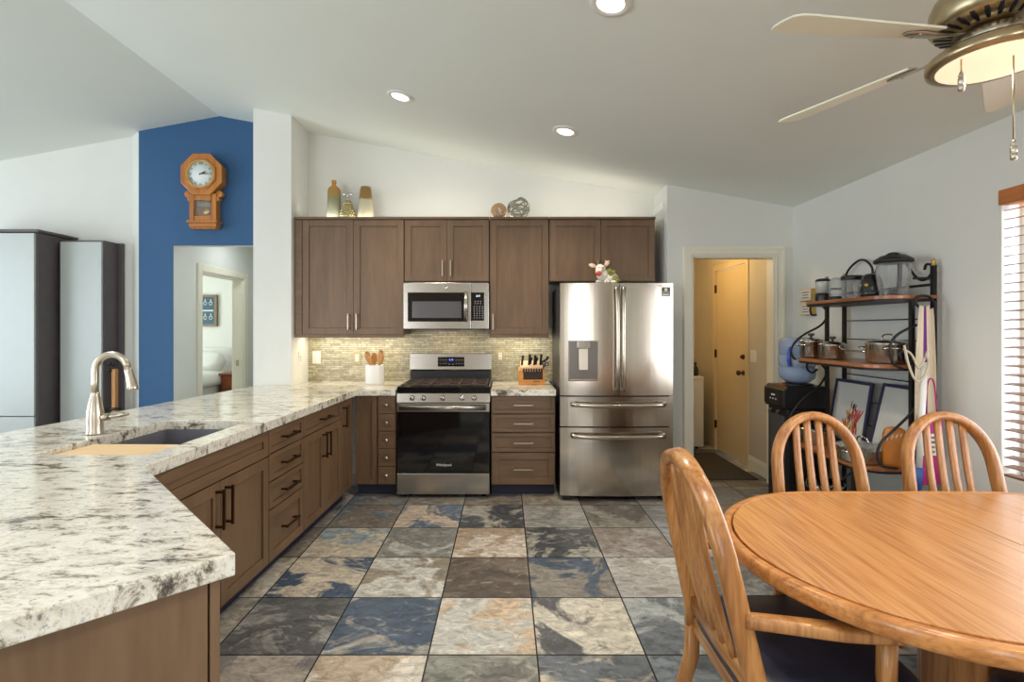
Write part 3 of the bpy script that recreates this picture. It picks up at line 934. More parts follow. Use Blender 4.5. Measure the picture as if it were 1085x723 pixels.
# ================================================================== RANGE
xl, xr, yf = -.880, -.125, 4.13
t = thing('gas_range', 'stainless steel gas range with black oven door below the microwave', 'stove', ((xl+xr)/2, 4.45, 0))
part('body', MB().box(xl+.004, xr-.004, yf+.03, YB-.03, .03, .85), M_dgrey, t)
mb = MB().box(xl, xr, yf+.005, YB-.10, .85, .905)
part('cooktop', mb, M_gloss, t, bev=.008)
part('control_panel', MB().prism([(yf, .775), (yf+.03, .775), (yf+.03, .849), (yf+.012, .849)], xl, xr, 0), M_steelx, t, bev=.002)
for px in (436.5, 448.5, 469, 489.5, 502.5):
    kx = X(px, yf)
    o = part('control_knob', MB().lathe([(.022, 0), (.022, .006), (.019, .010), (.017, .032), (.012, .036), (.001, .036)], (kx, yf+.006, .812), 18, (0, -1, .15)), M_chrome, t)
    part('grip', MB().box(kx-.004, kx+.004, yf-.040, yf-.028, .797, .829), M_chrome, o)
d = part('oven_door', MB().box(xl+.002, xr-.002, yf+.002, yf+.035, .207, .770), M_gloss, t, bev=.004)
part('door_trim', MB().box(xl+.002, xr-.002, yf-.003, yf+.034, .700, .770), M_steelx, d, bev=.003)
mb = MB().sweep([(xl+.03, yf-.045, .738), (xr-.03, yf-.045, .738)], .013, .020, (0, 0, 1), 14, 3)
mb.box(xl+.04, xl+.075, yf-.045, yf, .725, .751).box(xr-.075, xr-.04, yf-.045, yf, .725, .751)
part('handle', mb, M_steelx, d)
mb = MB().text('Whirlpool', .030, frontal((xl+xr)/2+.005, yf+.0018, .268))
part('logo', mb, M_white, d)
part('storage_drawer', MB().box(xl+.002, xr-.002, yf, yf+.035, .03, .200), M_steelx, t, bev=.004)
for x in (xl+.05, xr-.05):
    for y in (yf+.07, YB-.1): part('foot', MB().lathe([(.018, 0), (.018, .03)], (x, y, 0), 12), M_black, t)
# grates: thin cast iron just above the glossy top
mb = MB()
for gx0, gx1 in ((xl+.03, xl+.255), (xl+.265, xr-.265), (xr-.255, xr-.03)):
    z = .918; y0, y1 = yf+.06, YB-.15
    for a in (gx0, gx1): mb.box(a-.006, a+.006, y0, y1, z-.006, z)
    for yy in (y0, (y0+y1)/2, y1): mb.box(gx0, gx1, yy-.006, yy+.006, z-.006, z)
    cx = (gx0+gx1)/2
    for yy in (y0+.13, y1-.13):
        mb.box(gx0, gx1, yy-.004, yy+.004, z-.005, z+.002).box(cx-.004, cx+.004, yy-.12, yy+.12, z-.005, z+.002)
    for a in (gx0, gx1):
        for yy in (y0, y1): mb.box(a-.007, a+.007, yy-.007, yy+.007, .904, z)
part('grates', mb, plain('cast_iron_grate', (92, 74, 62), .45, .4, .1), t)
mb = MB()
for x in (xl+.14, (xl+xr)/2, xr-.14):
    for y in (yf+.19, YB-.28): mb.lathe([(.045, 0), (.045, .008), (.03, .010), (.001, .010)], (x, y, .904), 18)
part('burners', mb, M_black, t)
bx0, bx1, by = X(434, 4.70), X(520.5, 4.70), 4.70
part('rear_vent', MB().box(bx0+.002, bx1-.002, by+.012, YB-.012, .90, .985), M_black, t, bev=.002)
bg = part('backguard', MB().prism([(by, 1.0), (by+.008, .988), (YB-.012, .985), (YB-.012, 1.145), (by+.010, 1.145)], bx0, bx1, 0), M_steelx, t, bev=.003)
mb = MB().box(-.575-.0, -.335, by-.002, by+.01, 1.040, 1.118)
cp = part('display_panel', MB().box(X(464, by), X(492, by), by-.001, by+.01, Z(388.5, by), Z(378.5, by)), M_gloss, bg)
part('clock_digits', MB().text('2:13', .022, frontal(X(478, by), by-.0014, Z(381.5, by))), glow('display_blue', (110, 130, 255), 3), cp)
mb = MB()
for i in range(2):
    for q in (466.5, 469.5, 472.5, 483.5, 486.5, 489.5): mb.box(X(q, by)-.006, X(q, by)+.006, by-.0016, by-.001, Z(381.5+i*4, by)-.004, Z(381.5+i*4, by)+.003)
for q in (476, 480): mb.box(X(q, by)-.008, X(q, by)+.008, by-.0016, by-.001, Z(386, by)-.004, Z(386, by)+.003)
part('keys', mb, plain('key_grey', (120, 120, 124), .5), cp)

# ================================================================== MICROWAVE
xl, xr, yf = -.886, -.143, 4.44; z0, z1 = 1.372, 1.776
t = thing('microwave_oven', 'stainless over-the-range microwave hanging between the wall cabinets', 'microwave', ((xl+xr)/2, 4.6, z0))
part('body', MB().box(xl, xr, yf+.03, YB-.003, z0, z1), M_dgrey, t)


def fx_(px): return X(px, yf)
def fz_(py): return Z(py, yf)


dl, dr_ = xl, fx_(499)
d = part('door', MB().box(dl, dr_, yf, yf+.03, z0, z1), M_steelx, t, bev=.004)
w = part('window', MB().box(fx_(432), fx_(491.7), yf-.002, yf+.005, fz_(341), fz_(310)), M_gloss, d, bev=.001)
part('window_screen', MB().box(fx_(436.7), fx_(489), yf-.003, yf, fz_(337), fz_(319.5)), plain('screen_grey', (88, 86, 90), .2, vary=.03), w)
hx = fx_(494)
mb = MB().sweep([(hx, yf-.035, fz_(341)), (hx, yf-.04, (z0+z1)/2), (hx, yf-.035, fz_(309.5))], .016, .012, (0, 1, 0), 12, 3).box(hx-.012, hx+.012, yf-.035, yf, fz_(339.5), fz_(336)).box(hx-.012, hx+.012, yf-.035, yf, fz_(315), fz_(311.5))
part('handle', mb, M_steel, d)
mb = MB().lathe([(.018, 0), (.018, .002), (.0155, .003), (.0155, .001), (.001, .001)], (fx_(472.5), yf, fz_(304.5)), 24, (0, -1, 0))
mb.lathe([(.006, 0), (.006, .002), (.001, .002)], (fx_(472.5), yf, fz_(304.5)), 12, (0, -1, 0))
part('emblem', mb, M_chrome, d)
c = part('control_column', MB().box(dr_+.003, xr, yf, yf+.03, z0, z1), M_steelx, t, bev=.004)
p = part('keypad', MB().box(fx_(497.5)+.012, fx_(513), yf-.002, yf+.004, fz_(340), fz_(310)), M_gloss, c, bev=.001)
mb = MB()
for r_, y in enumerate((319.5, 321.8, 325, 327.4, 329.8, 332.2, 334.6, 337)):
    for k in range(4 if r_ > 1 else 3):
        q = 502.5+k*2.9+(1 if r_ < 2 else 0)
        mb.box(fx_(q)-.005, fx_(q)+.005, yf-.0026, yf-.002, fz_(y)-.004, fz_(y)+.004)
part('keys', mb, plain('keypad_print', (150, 150, 156), .5), p)
part('clock_digits', MB().text('2:13', .020, frontal(fx_(506.5), yf-.0026, fz_(313.8))), glow('display_white', (225, 235, 255), 2.2), p)
part('vent_grille', MB().box(xl+.03, xr-.03, yf+.05, yf+.33, z0-.006, z0-.0005), M_black, t)

# ================================================================== FRIDGE
xl, xr, yf = .437, 1.337, 4.06; zt = 1.737
t = thing('refrigerator', 'stainless steel french-door refrigerator with ice dispenser, between drawers and doorway', 'refrigerator', ((xl+xr)/2, 4.4, 0))
part('body', MB().box(xl+.006, xr-.006, yf+.075, 4.78, .04, zt-.015), M_dgrey, t, bev=.004)


def fdoor(x0, x1, z0, z1, bulge=.022):
    m = MB(); n = 14; pts = []
    for i in range(n+1):
        u = i/n
        fx = xl+(xr-xl)*((x0+(x1-x0)*u)-xl)/(xr-xl)
        k = ((fx-xl)/(xr-xl))*2-1
        pts.append((fx, yf-bulge*(1-k*k)))
    poly = pts+[(x1, yf+.07), (x0, yf+.07)]
    m.prism(poly, z0, z1, 2); return m


xm = X(656, 4.05)
M_fr = steel('fridge_steel', (186, 176, 162), .16, 2)
dl = part('door', fdoor(xl, xm-.003, .843, zt), M_fr, t, bev=.006)
dr_ = part('door', fdoor(xm+.003, xr, .843, zt), M_fr, t, bev=.006)
dm = part('drawer', fdoor(xl, xr, .597, .833), M_fr, t, bev=.006)
dbm = part('freezer_drawer', fdoor(xl, xr, .045, .587), M_fr, t, bev=.006)
yh = yf-.018
for door, hx, s in ((dl, xm-.028, 1), (dr_, xm+.030, -1)):
    pts = [(hx, yh-.01, .885), (hx, yh-.045, .91), (hx+.004*s, yh-.058, 1.05), (hx+.006*s, yh-.062, 1.29), (hx+.004*s, yh-.058, 1.53), (hx, yh-.045, 1.68), (hx, yh-.01, 1.70)]
    part('handle', MB().sweep(smooth_path(pts), .014, .011, (0, 1, 0), 12, 3), M_fr, door)
for drw, hz in ((dm, .775), (dbm, .527)):
    a, b = xl+.10, xr-.085
    pts = [(a, yh-.002, hz+.002), (a+.006, yh-.04, hz), (a+.15, yh-.052, hz-.004), ((a+b)/2, yh-.058, hz-.006), (b-.15, yh-.052, hz-.004), (b-.006, yh-.04, hz), (b, yh-.002, hz+.002)]
    part('handle', MB().sweep(smooth_path(pts), .015, .017, (0, 0, 1), 12, 3), M_fr, drw)
yd = yf-.013
dx0, dx1, dz0, dz1 = X(602, yd), X(634, yd), Z(404, yd), Z(361, yd)
ds = part('dispenser', MB().box(dx0, dx1, yd-.010, yd+.01, dz0, dz1), plain('dispenser_silver', (150, 142, 134), .35, .6), dl, bev=.004)
part('dispenser_recess', MB().box(dx0+.008, dx1-.008, yd-.0125, yd-.009, dz0+.008, dz1-.008), plain('dispenser_dark', (112, 106, 100), .3, .6), dl, bev=.001)
part('dispenser_nozzle', MB().box(X(611, yd), X(625, yd), yd-.034, yd-.011, Z(369, yd), Z(362, yd)), M_chrome, dl, bev=.004)
part('dispenser_paddle', MB().prism([(yd-.013, Z(392, yd)), (yd-.013, Z(369.5, yd)), (yd-.020, Z(369.5, yd)), (yd-.026, Z(392, yd))], X(613, yd), X(622.5, yd), 0), M_nickel, dl, bev=.002)
part('dispenser_tray', MB().box(dx0+.012, dx1-.012, yd-.026, yd-.011, dz0+.009, dz0+.018), M_chrome, dl)
ye = yf-.0055
mb = MB().box(X(701, ye), X(710, ye), ye-.003, ye+.004, Z(314, ye), Z(304.5, ye))
s = part('sticker', mb, plain('sticker_olive', (92, 92, 66), .5), dr_)
mb = MB().box(X(702, ye), X(709, ye), ye-.0036, ye-.003, Z(313, ye), Z(311.6, ye)).box(X(704, ye), X(707, ye), ye-.0036, ye-.003, Z(308.6, ye), Z(305.6, ye)).box(X(702, ye), X(709, ye), ye-.0036, ye-.003, Z(310.2, ye), Z(309.6, ye))
part('sticker_print', mb, M_white, s)
ye = yf-.0085
part('logo', MB().text('LG', .022, frontal(X(699.5, ye), ye-.003, Z(302.8, ye)), .002), M_dgrey, dr_)
for x in (xl+.06, xr-.06): part('foot', MB().box(x-.03, x+.03, yf+.02, yf+.12, 0, .04), M_black, t)
for x in (xl+.06, xr-.06): part('foot', MB().box(x-.03, x+.03, 4.62, 4.72, 0, .04), M_black, t)

# ================================================================== THINGS ON THE COUNTER
# spoon crock
cx, cy = X(397, 4.56), 4.56
t = thing('utensil_crock', 'white ceramic crock of wooden spoons against the mosaic backsplash', 'crock', (cx, cy, ZC))
part('pot', MB().lathe([(.078, 0), (.083, .004), (.084, .02), (.084, .165), (.083, .172), (.079, .172), (.077, .165), (.077, .012), (.001, .012)], (cx, cy, ZC), 28), M_ceram, t)


def spoon(dx, dy, lean, hl, hw, kind, name, label):
    a = Vector((cx+dx*.2, cy+dy*.2, ZC+.016)); d = Vector((lean[0], lean[1], 1)).normalized()
    L = hl; mb = MB(); sd = Vector((0, 1, 0))
    n = 12; pts = [a+d*(L*i/n) for i in range(n+1)]; A = []; B = []
    for i in range(n+1):
        u = i/n
        if u < .66: A.append(.0065); B.append(.0055)
        else:
            k = (u-.66)/.34; wv = hw*math.sin(PI*min(1, .12+.80*k))**.6
            A.append(max(.0065, wv)); B.append(.0055 if kind else .008)
    mb.sweep(pts, A, B, sd, 12)
    return single(name, mb, M_spoon, label, 'utensil', 'wooden utensils in the crock')


spoon(-.02, 0, (-.26, .05), .285, .030, 0, 'wooden_spoon', 'wooden spoon leaning furthest towards the outlet in the white crock')
spoon(.0, .03, (-.05, .10), .262, .030, 0, 'wooden_spoon', 'upright wooden spoon in the middle of the white crock')
spoon(.02, 0, (.20, .02), .290, .026, 1, 'wooden_spatula', 'wooden spatula leaning towards the range in the white crock')
spoon(.03, -.02, (.26, -.10), .262, .027, 0, 'wooden_spoon', 'wooden spoon leaning low over the crock rim beside the spatula')
spoon(-.03, -.02, (-.16, -.08), .235, .024, 1, 'wooden_spatula', 'short wooden spatula low at the crock rim below the tallest spoon')

# knife block
kx0, kx1, ky = X(549.5, 4.50), X(577.5, 4.50), 4.50
t = thing('knife_block', 'honey wooden knife block on the counter beside the fridge', 'knife block', ((kx0+kx1)/2, ky+.06, ZC))
M_kb = wood('knife_block_wood', (196, 128, 52), (222, 158, 80), 0, .4, 10, .08)
M_kb2 = wood('knife_block_pale', (222, 184, 140), (238, 206, 166), 2, .45, 10, .08)
part('base', MB().box(kx0+.016, kx1, ky, ky+.05, ZC, ZC+.115).prism([(ky, ZC), (ky+.13, ZC), (ky+.13, ZC+.15), (ky, ZC+.115)], kx0, kx0+.016, 0).prism([(ky+.05, ZC), (ky+.13, ZC), (ky+.13, ZC+.15), (ky+.05, ZC+.13)], kx1-.016, kx1, 0), M_kb, t, bev=.003)
part('slotted_core', MB().prism([(ky+.05, ZC), (ky+.13, ZC), (ky+.13, ZC+.205), (ky+.05, ZC+.150)], kx0+.017, kx1-.017, 0), M_kb2, t, bev=.003)
part('steak_knife_slots', MB().box(kx0+.04, kx1-.02, ky-.0015, ky+.01, ZC+.045, ZC+.112), plain('slot_dark', (46, 30, 28), .6), t)
part('brand_mark', MB().box((kx0+kx1)/2+.01, (kx0+kx1)/2+.07, ky-.0008, ky+.005, ZC+.022, ZC+.034), plain('burnt_mark', (150, 90, 44), .6), t)
for i in range(8):
    x = kx0+.045+i*(kx1-kx0-.075)/7
    mb = MB().sweep([(x, ky+.02, ZC+.085), (x, ky+.004, ZC+.115), (x, ky-.004, ZC+.140)], .008, .010, (0, 1, 0), 8, 3)
    single('steak_knife', mb, M_black, 'black-handled steak knife in the front row of the knife block', 'knife', 'steak knives in the knife block')
kn = [(.030, 0, .255, 'tall kitchen knife nearest the crock side'), (.092, 0, .265, 'tall knife at the second slot'), (.104, .03, .235, 'shorter knife tucked behind the second slot'), (.140, 0, .26, 'tall knife in the middle of the block'), (.155, .02, .235, 'shorter knife just right of the middle one'), (.195, 0, .265, 'tall knife near the fridge side'), (.208, .02, .245, 'leaning knife at the fridge end')]
for i, (dx, dy, h, lb) in enumerate(kn):
    x = kx0+dx; l = .10 if i == 6 else .02
    mb = MB().sweep(smooth_path([(x, ky+.09+dy*.4, ZC+.14), (x+.004, ky+.085+dy*.4, ZC+.19), (x+l*.4, ky+.07+dy, ZC+h-.03), (x+l*.6, ky+.066+dy, ZC+h)]), [.010]*9+[.011, .012, .013, .011], .014, (0, 1, 0), 10, 3)
    single('kitchen_knife', mb, M_black, 'black-handled '+lb, 'knife', 'large knives in the knife block')
x = kx1-.018; yk = ky+.05
mb = MB().tube([(x, yk+.02, ZC+.14), (x+.02, yk, ZC+.165)], .006, 8)
mb.tube(arc((x+.036, yk-.004, ZC+.178), .016, 0, 2*PI, 16)[:-1], .0045, 8, True).tube(arc((x+.012, yk-.01, ZC+.186), .014, 0, 2*PI, 16)[:-1], .0045, 8, True)
single('kitchen_scissors', mb, M_black, 'black-handled kitchen scissors sticking out of the fridge end of the knife block', 'scissors')


# outlets and switches
def plate(name, label, c, w, h, axis, kind, color):
    m = Matrix.Translation(c)
    if axis == 'x-': m = m @ Matrix.Rotation(R(-90), 4, 'Z')
    if axis == 'x+': m = m @ Matrix.Rotation(R(90), 4, 'Z')
    t = thing(name, label, 'outlet' if kind == 'outlet' else 'switch', (c[0], c[1], c[2]-h/2))
    b = MB().box(-w/2, w/2, -.006, 0, -h/2, h/2); part('cover_plate', MB().add(b, m), color, t, bev=.002)
    r = MB()
    n = 2 if kind == 'double' else 1
    for k in range(n):
        ox = (k-(n-1)/2)*.046
        r.box(ox-.016, ox+.016, -.009, -.005, -.033, .033)
    rk = part('rocker' if kind != 'outlet' else 'receptacle', MB().add(r, m), M_white, t, bev=.001)
    if kind == 'outlet':
        s = MB()
        for z in (-.018, .018): s.box(-.008, -.005, -.0096, -.009, z-.006, z+.006).box(.005, .008, -.0096, -.009, z-.006, z+.006)
        part('slots', MB().add(s, m), M_black, rk)


yo = YB-.010
M_ol = plain('olive_plate', (176, 164, 128), .4)
plate('light_switch', 'white switch plate on the mosaic by the pillar end of the counter', (X(335.5, yo), yo, Z(379, yo)), .078, .118, 'y', 'switch', M_white)
plate('wall_outlet', 'beige outlet on the mosaic beside the spoon crock', (X(378.5, yo), yo, Z(379.5, yo)), .074, .122, 'y', 'outlet', M_ol)
plate('wall_outlet', 'beige outlet on the mosaic between range and knife block', (X(530, yo), yo, Z(377.5, yo)), .074, .122, 'y', 'outlet', M_ol)
plate('wall_outlet', 'white outlet on the inner side of the pillar above the counter', (-1.86, 4.62, Z(380, 4.62)), .074, .118, 'x+', 'outlet', M_white)
plate('light_switch', 'white switch plate in the utility room beside the cream door', (UX, 4.92, Z(377.5, 4.92)), .115, .118, 'x-', 'double', M_white)

# ================================================================== ON TOP OF THE WALL CABINETS
ZS = ZT+.022
yv = 4.66


def ombre(name, top, mid, low, z1, z2, rough=.25, metal=.2):
    m = bpy.data.materials.new(name); nt, b = nodes(m)
    t = N(nt, 'ShaderNodeTexCoord'); s = N(nt, 'ShaderNodeSeparateXYZ'); nt.links.new(t.outputs['Object'], s.inputs[0])
    n = N(nt, 'ShaderNodeTexNoise'); n.inputs['Scale'].default_value = 22
    nt.links.new(t.outputs['Object'], n.inputs['Vector'])
    ma = N(nt, 'ShaderNodeMath', operation='MULTIPLY_ADD'); ma.inputs[1].default_value = .05
    nt.links.new(n.outputs['Fac'], ma.inputs[0]); nt.links.new(s.outputs[2], ma.inputs[2])
    mr = N(nt, 'ShaderNodeMapRange'); mr.inputs[1].default_value = 0; mr.inputs[2].default_value = .4
    nt.links.new(ma.outputs[0], mr.inputs[0])
    nt.links.new(ramp(nt, mr.outputs[0], [(.1, lin(low)), (z1/.4, lin(mid)), (z2/.4, lin(top))]), b.inputs['Base Color'])
    b.inputs['Roughness'].default_value = rough; b.inputs['Metallic'].default_value = metal
    return m


vx = X(354, yv)
single('bottle_vase', MB().lathe([(.058, 0), (.066, .006), (.068, .03), (.060, .18), (.056, .285), (.046, .305), (.026, .322), (.018, .33), (.018, .345), (.022, .348), (.022, .372), (.016, .374), (.014, .34)], (vx, yv, ZS), 28),
       ombre('vase_gold_green', (190, 140, 60), (150, 150, 112), (206, 206, 186), .22, .31), 'tall bottle vase, gold neck over pale green glass, on the wall cabinets', 'vase')
vx = X(368.5, yv-.03)
t = thing('stoppered_flask', 'small knobbly silver-gold flask between the bottle vase and the cone vase', 'vase', (vx, yv-.03, ZS))
mb = MB().lathe([(.05, 0), (.06, .008), (.064, .04), (.058, .08), (.046, .115), (.036, .15), (.032, .172), (.024, .18), (.001, .18)], (vx, yv-.03, ZS), 24)
for i in range(7):
    z = .02+i*.022; r = [.062, .064, .062, .056, .048, .042, .036][i]
    for k in range(16):
        a = 2*PI*(k+.5*(i % 2))/16
        mb.sphere((vx+r*math.cos(a), yv-.03+r*math.sin(a), ZS+z), .0085, 6, 4)
part('body', mb, plain('hammered_silver_gold', (190, 178, 134), .22, .8, .15, 60), t)
mb = MB().tube([(vx, yv-.03, ZS+.175), (vx, yv-.03, ZS+.215)], .006, 8).sphere((vx, yv-.03, ZS+.225), (.014, .012, .012), 12, 8)
for s in (-1, 1): mb.sphere((vx+s*.032, yv-.03, ZS+.240), (.026, .008, .014), 12, 8)
part('stopper', mb, M_chrome, t)
vx = X(387.5, yv)
single('cone_vase', MB().lathe([(.070, 0), (.078, .006), (.078, .02), (.062, .17), (.050, .285), (.044, .312), (.040, .312), (.042, .28), (.001, .25)], (vx, yv, ZS), 28),
       ombre('vase_sand', (150, 118, 66), (196, 190, 160), (226, 214, 184), .215, .225, .4), 'cone-shaped sand vase with a brown band at the top, on the wall cabinets', 'vase')


def ball(c, r, wire, n, seed):
    rd = random.Random(seed); mb = MB()
    for i in range(n):
        ax = Vector((rd.uniform(-1, 1), rd.uniform(-1, 1), rd.uniform(-1, 1))).normalized(); off_ = rd.uniform(-.6, .6)*r
        rr = math.sqrt(r*r-off_*off_); q = ax.to_track_quat('Z', 'Y').to_matrix()
        mb.tube([Vector(c)+ax*off_+q @ Vector((rr*math.cos(2*PI*k/24), rr*math.sin(2*PI*k/24), 0)) for k in range(24)], wire, 6, True)
    return mb


bx = X(528.5, 4.58)
mb = ball((bx, 4.58, ZS+.074), .07, .0032, 26, 3)
single('rattan_ball', mb, plain('rattan', (190, 156, 120), .7), 'small brown rattan ball, the smaller of two open balls on the cabinets', 'decorative ball')
bx = X(549.5, 4.60)
single('wire_ball', ball((bx, 4.60, ZS+.103), .098, .0055, 9, 21), plain('grey_wire', (150, 148, 132), .4, .4), 'large grey open wire ball, the bigger of two open balls on the cabinets', 'decorative ball')

# cow figurine on the fridge
fxx, fyy, fz = X(642, 4.16), 4.17, zt
t = thing('animal_figurine', 'white long-eared animal figurine with red muzzle and green patches on top of the fridge', 'figurine', (fxx, fyy, fz))
M_fig = plain('figurine_white', (232, 222, 206), .3, vary=.04)
sk = MB()
sk.sphere((fxx+.02, fyy, fz+.05), (.085, .05, .052), 20, 12).sphere((fxx-.03, fyy-.02, fz+.075), (.05, .042, .05), 16, 10)
sk.sphere((fxx-.05, fyy-.035, fz+.125), (.04, .038, .036), 16, 10).sphere((fxx-.066, fyy-.06, fz+.098), (.030, .032, .028), 16, 10)
for s in (-.06, .0, .06): sk.sphere((fxx+s, fyy-.03, fz+.016), (.03, .03, .018), 12, 8)
part('body', sk, M_fig, t)
for s in (-1, 1):
    e = Vector((fxx-.05+s*.036, fyy-.03, fz+.142)); d = Vector((s*.8 if s < 0 else .55, 0, .25 if s < 0 else .75)).normalized()
    part('ear', MB().sweep([e, e+d*.02, e+d*.042, e+d*.06], [.008, .017, .017, .005], [.005, .006, .006, .003], (0, 1, 0), 10), plain('ear_pink', (228, 196, 176), .4), t)
part('muzzle', MB().sphere((fxx-.074, fyy-.090, fz+.080), (.022, .016, .022), 14, 8), plain('muzzle_red', (206, 70, 52), .35), t)
for dx in (-.066, -.036): part('eye', MB().sphere((fxx+dx, fyy-.071, fz+.128), .005, 8, 6), M_black, t)
for dx, dz, rr in ((.022, .105, .026), (.055, .098, .02), (.065, .045, .030), (.09, .03, .022), (-.02, .088, .02), (.03, .075, .018)):
    part('green_patch', MB().sphere((fxx+dx, fyy-.040, fz+dz), (rr, .012, rr*.8), 12, 8), plain('patch_green', (132, 136, 58), .4, vary=.35, scale=60), t)

# ================================================================== WALL CLOCK
ck = (X(216, 4.76), 4.76, Z(186, 4.76))
t = thing('wall_clock', 'honey oak octagonal regulator clock with pendulum on the blue wall', 'clock', (ck[0], YB-.01, ck[2]-.48))


def octa(r): return [(ck[0]+r*math.cos(PI/8+PI/4*k), ck[2]+r*math.sin(PI/8+PI/4*k)) for k in range(8)]


def octring(r0, r1, y0, y1):
    m = MB(); a, b = octa(r1), octa(r0)
    for k in range(8):
        j = (k+1) % 8
        m.prism([a[k], a[j], b[j], b[k]], y0, y1, 1)
    return m


part('case', MB().prism(octa(.195), 4.745, YB-.001, 1), M_oakh, t, bev=.004)
mb = octring(.135, .207, 4.715, 4.746).add(octring(.128, .150, 4.700, 4.716))
part('octagon_frame', mb, M_oakh, t, bev=.006)
part('bezel', MB().lathe([(.128, 0), (.128, .012), (.120, .016), (.116, .008), (.116, 0)], (ck[0], 4.712, ck[2]), 40, (0, -1, 0)), M_gold, t)
fc = part('dial', MB().lathe([(.122, 0), (.122, .004), (.001, .004)], (ck[0], 4.715, ck[2]), 40, (0, -1, 0)), plain('dial_white', (226, 232, 230), .5), t)
for k, s in enumerate(['XII', 'I', 'II', 'III', 'IV', 'V', 'VI', 'VII', 'VIII', 'IX', 'X', 'XI']):
    a = -k*PI/6
    m = Matrix.Translation((ck[0]-.096*math.sin(a), 4.7105, ck[2]+.096*math.cos(a))) @ Matrix.Rotation(R(90), 4, 'X') @ Matrix.Rotation(a, 4, 'Z')
    part('numeral', MB().text(s, .030, m, .0005), M_black, fc)


def hand(ang, l, w):
    m = Matrix.Translation((ck[0], 4.7085, ck[2])) @ Matrix.Rotation(R(90), 4, 'X') @ Matrix.Rotation(-ang, 4, 'Z')
    b = MB().prism([(-w, -.015), (w, -.015), (w*1.3, l*.6), (0, l), (-w*1.3, l*.6)], -.0008, .0008, 2)
    return MB().add(b, m)


part('hour_hand', hand(R(66), .062, .005), M_black, fc); part('minute_hand', hand(R(88), .095, .0035), M_black, fc)
lx0, lx1, lz0, lz1 = ck[0]-.125, ck[0]+.125, ck[2]-.435, ck[2]-.175
mb = MB().box(lx0, lx0+.045, 4.74, YB-.001, lz0, lz1).box(lx1-.045, lx1, 4.74, YB-.001, lz0, lz1).box(lx0+.045, lx1-.045, 4.74, YB-.001, lz1-.06, lz1).box(lx0+.045, lx1-.045, 4.74, YB-.001, lz0, lz0+.055).box(lx0+.045, lx1-.045, 4.80, YB-.001, lz0+.055, lz1-.06)
part('pendulum_case', mb, M_oakh, t, bev=.004)
part('base_moulding', MB().box(lx0-.016, lx1+.016, 4.722, YB-.001, lz0-.012, lz0+.012).box(lx0-.004, lx1+.004, 4.735, YB-.001, lz0-.05, lz0-.012).box(lx0+.008, lx1-.008, 4.745, YB-.001, lz0-.065, lz0-.05), M_oakh, t, bev=.004)
for s in (-1, 1):
    mb = MB().lathe([(.001, 0), (.032, 0), (.032, .05), (.001, .05)], (ck[0]+s*.145, 4.80, ck[2]-.175), 20, (0, -1, 0)).lathe([(.001, 0), (.022, 0), (.022, .055), (.001, .055)], (ck[0]+s*.128, 4.80, ck[2]-.222), 20, (0, -1, 0))
    part('scroll_ear', mb, M_oakh, t, bev=.003)
part('pendulum', MB().lathe([(.001, 0), (.034, 0), (.030, .008), (.001, .010)], (ck[0]+.018, 4.775, lz0+.10), 24, (0, -1, 0)).box(ck[0]+.006, ck[0]+.012, 4.772, 4.776, lz0+.12, lz1-.058), M_gold, t)
part('chime_label', MB().box(lx0+.055, lx1-.055, 4.77, 4.773, lz1-.115, lz1-.075), plain('clock_print', (140, 130, 100), .5, vary=.4, scale=90), t)
part('glass_pane', MB().box(lx0+.045, lx1-.045, 4.748, 4.751, lz0+.055, lz1-.06), M_glass, t)

# ================================================================== LIVING ROOM CABINETS
t = thing('tall_cabinet', 'tall white-fronted cabinet with overhanging dark top at the picture edge', 'cabinet', (-4.6, 4.68, 0))
part('carcass', MB().box(-4.90, -4.126, 4.50, 4.895, 0, 2.225), M_darkwood, t, bev=.002)
part('top', MB().box(-4.93, -4.10, 4.47, 4.895, 2.226, 2.249), M_darkwood, t, bev=.003)
part('door', MB().box(-4.89, -4.140, 4.478, 4.4995, .607, 2.215), M_panel, t, bev=.002)
part('drawer', MB().box(-4.89, -4.140, 4.478, 4.4995, .05, .597), M_panel, t, bev=.002)
t = thing('tall_cabinet', 'narrower tall white-fronted cabinet between the larger cabinet and the blue wall', 'cabinet', (-3.9, 4.78, 0))
part('carcass', MB().box(-4.095, -3.70, 4.70, 4.895, 0, 2.19), M_darkwood, t, bev=.002)
part('door', MB().box(-4.085, -3.708, 4.678, 4.6995, .05, 2.172), M_panel, t, bev=.002)
part('back_panel', MB().box(-3.699, -3.655, 4.868, 4.896, 0, 2.19), M_darkwood, t)

# small thing with pegs leaning beside the cabinets
sx, sy = -3.63, 4.74
t = thing('wooden_stand', 'slim light wooden stand with dark pegs half hidden behind the faucet', 'stand', (sx, sy, 0))
part('post', MB().box(sx-.018, sx+.018, sy-.02, sy+.02, .03, 1.0), M_spoon, t, bev=.004)
part('base', MB().box(sx-.05, sx+.05, sy-.09, sy+.09, 0, .03), M_spoon, t, bev=.004)
for z in (.97, 1.03): part('peg', MB().tube([(sx, sy, z), (sx-.03, sy-.02, z+.02)], .012, 8).sphere((sx-.035, sy-.022, z+.022), .02, 10, 8), M_black, t)
part('crossbar', MB().tube([(sx-.06, sy-.03, .625), (sx+.08, sy-.03, .640)], .012, 10), M_black, t)

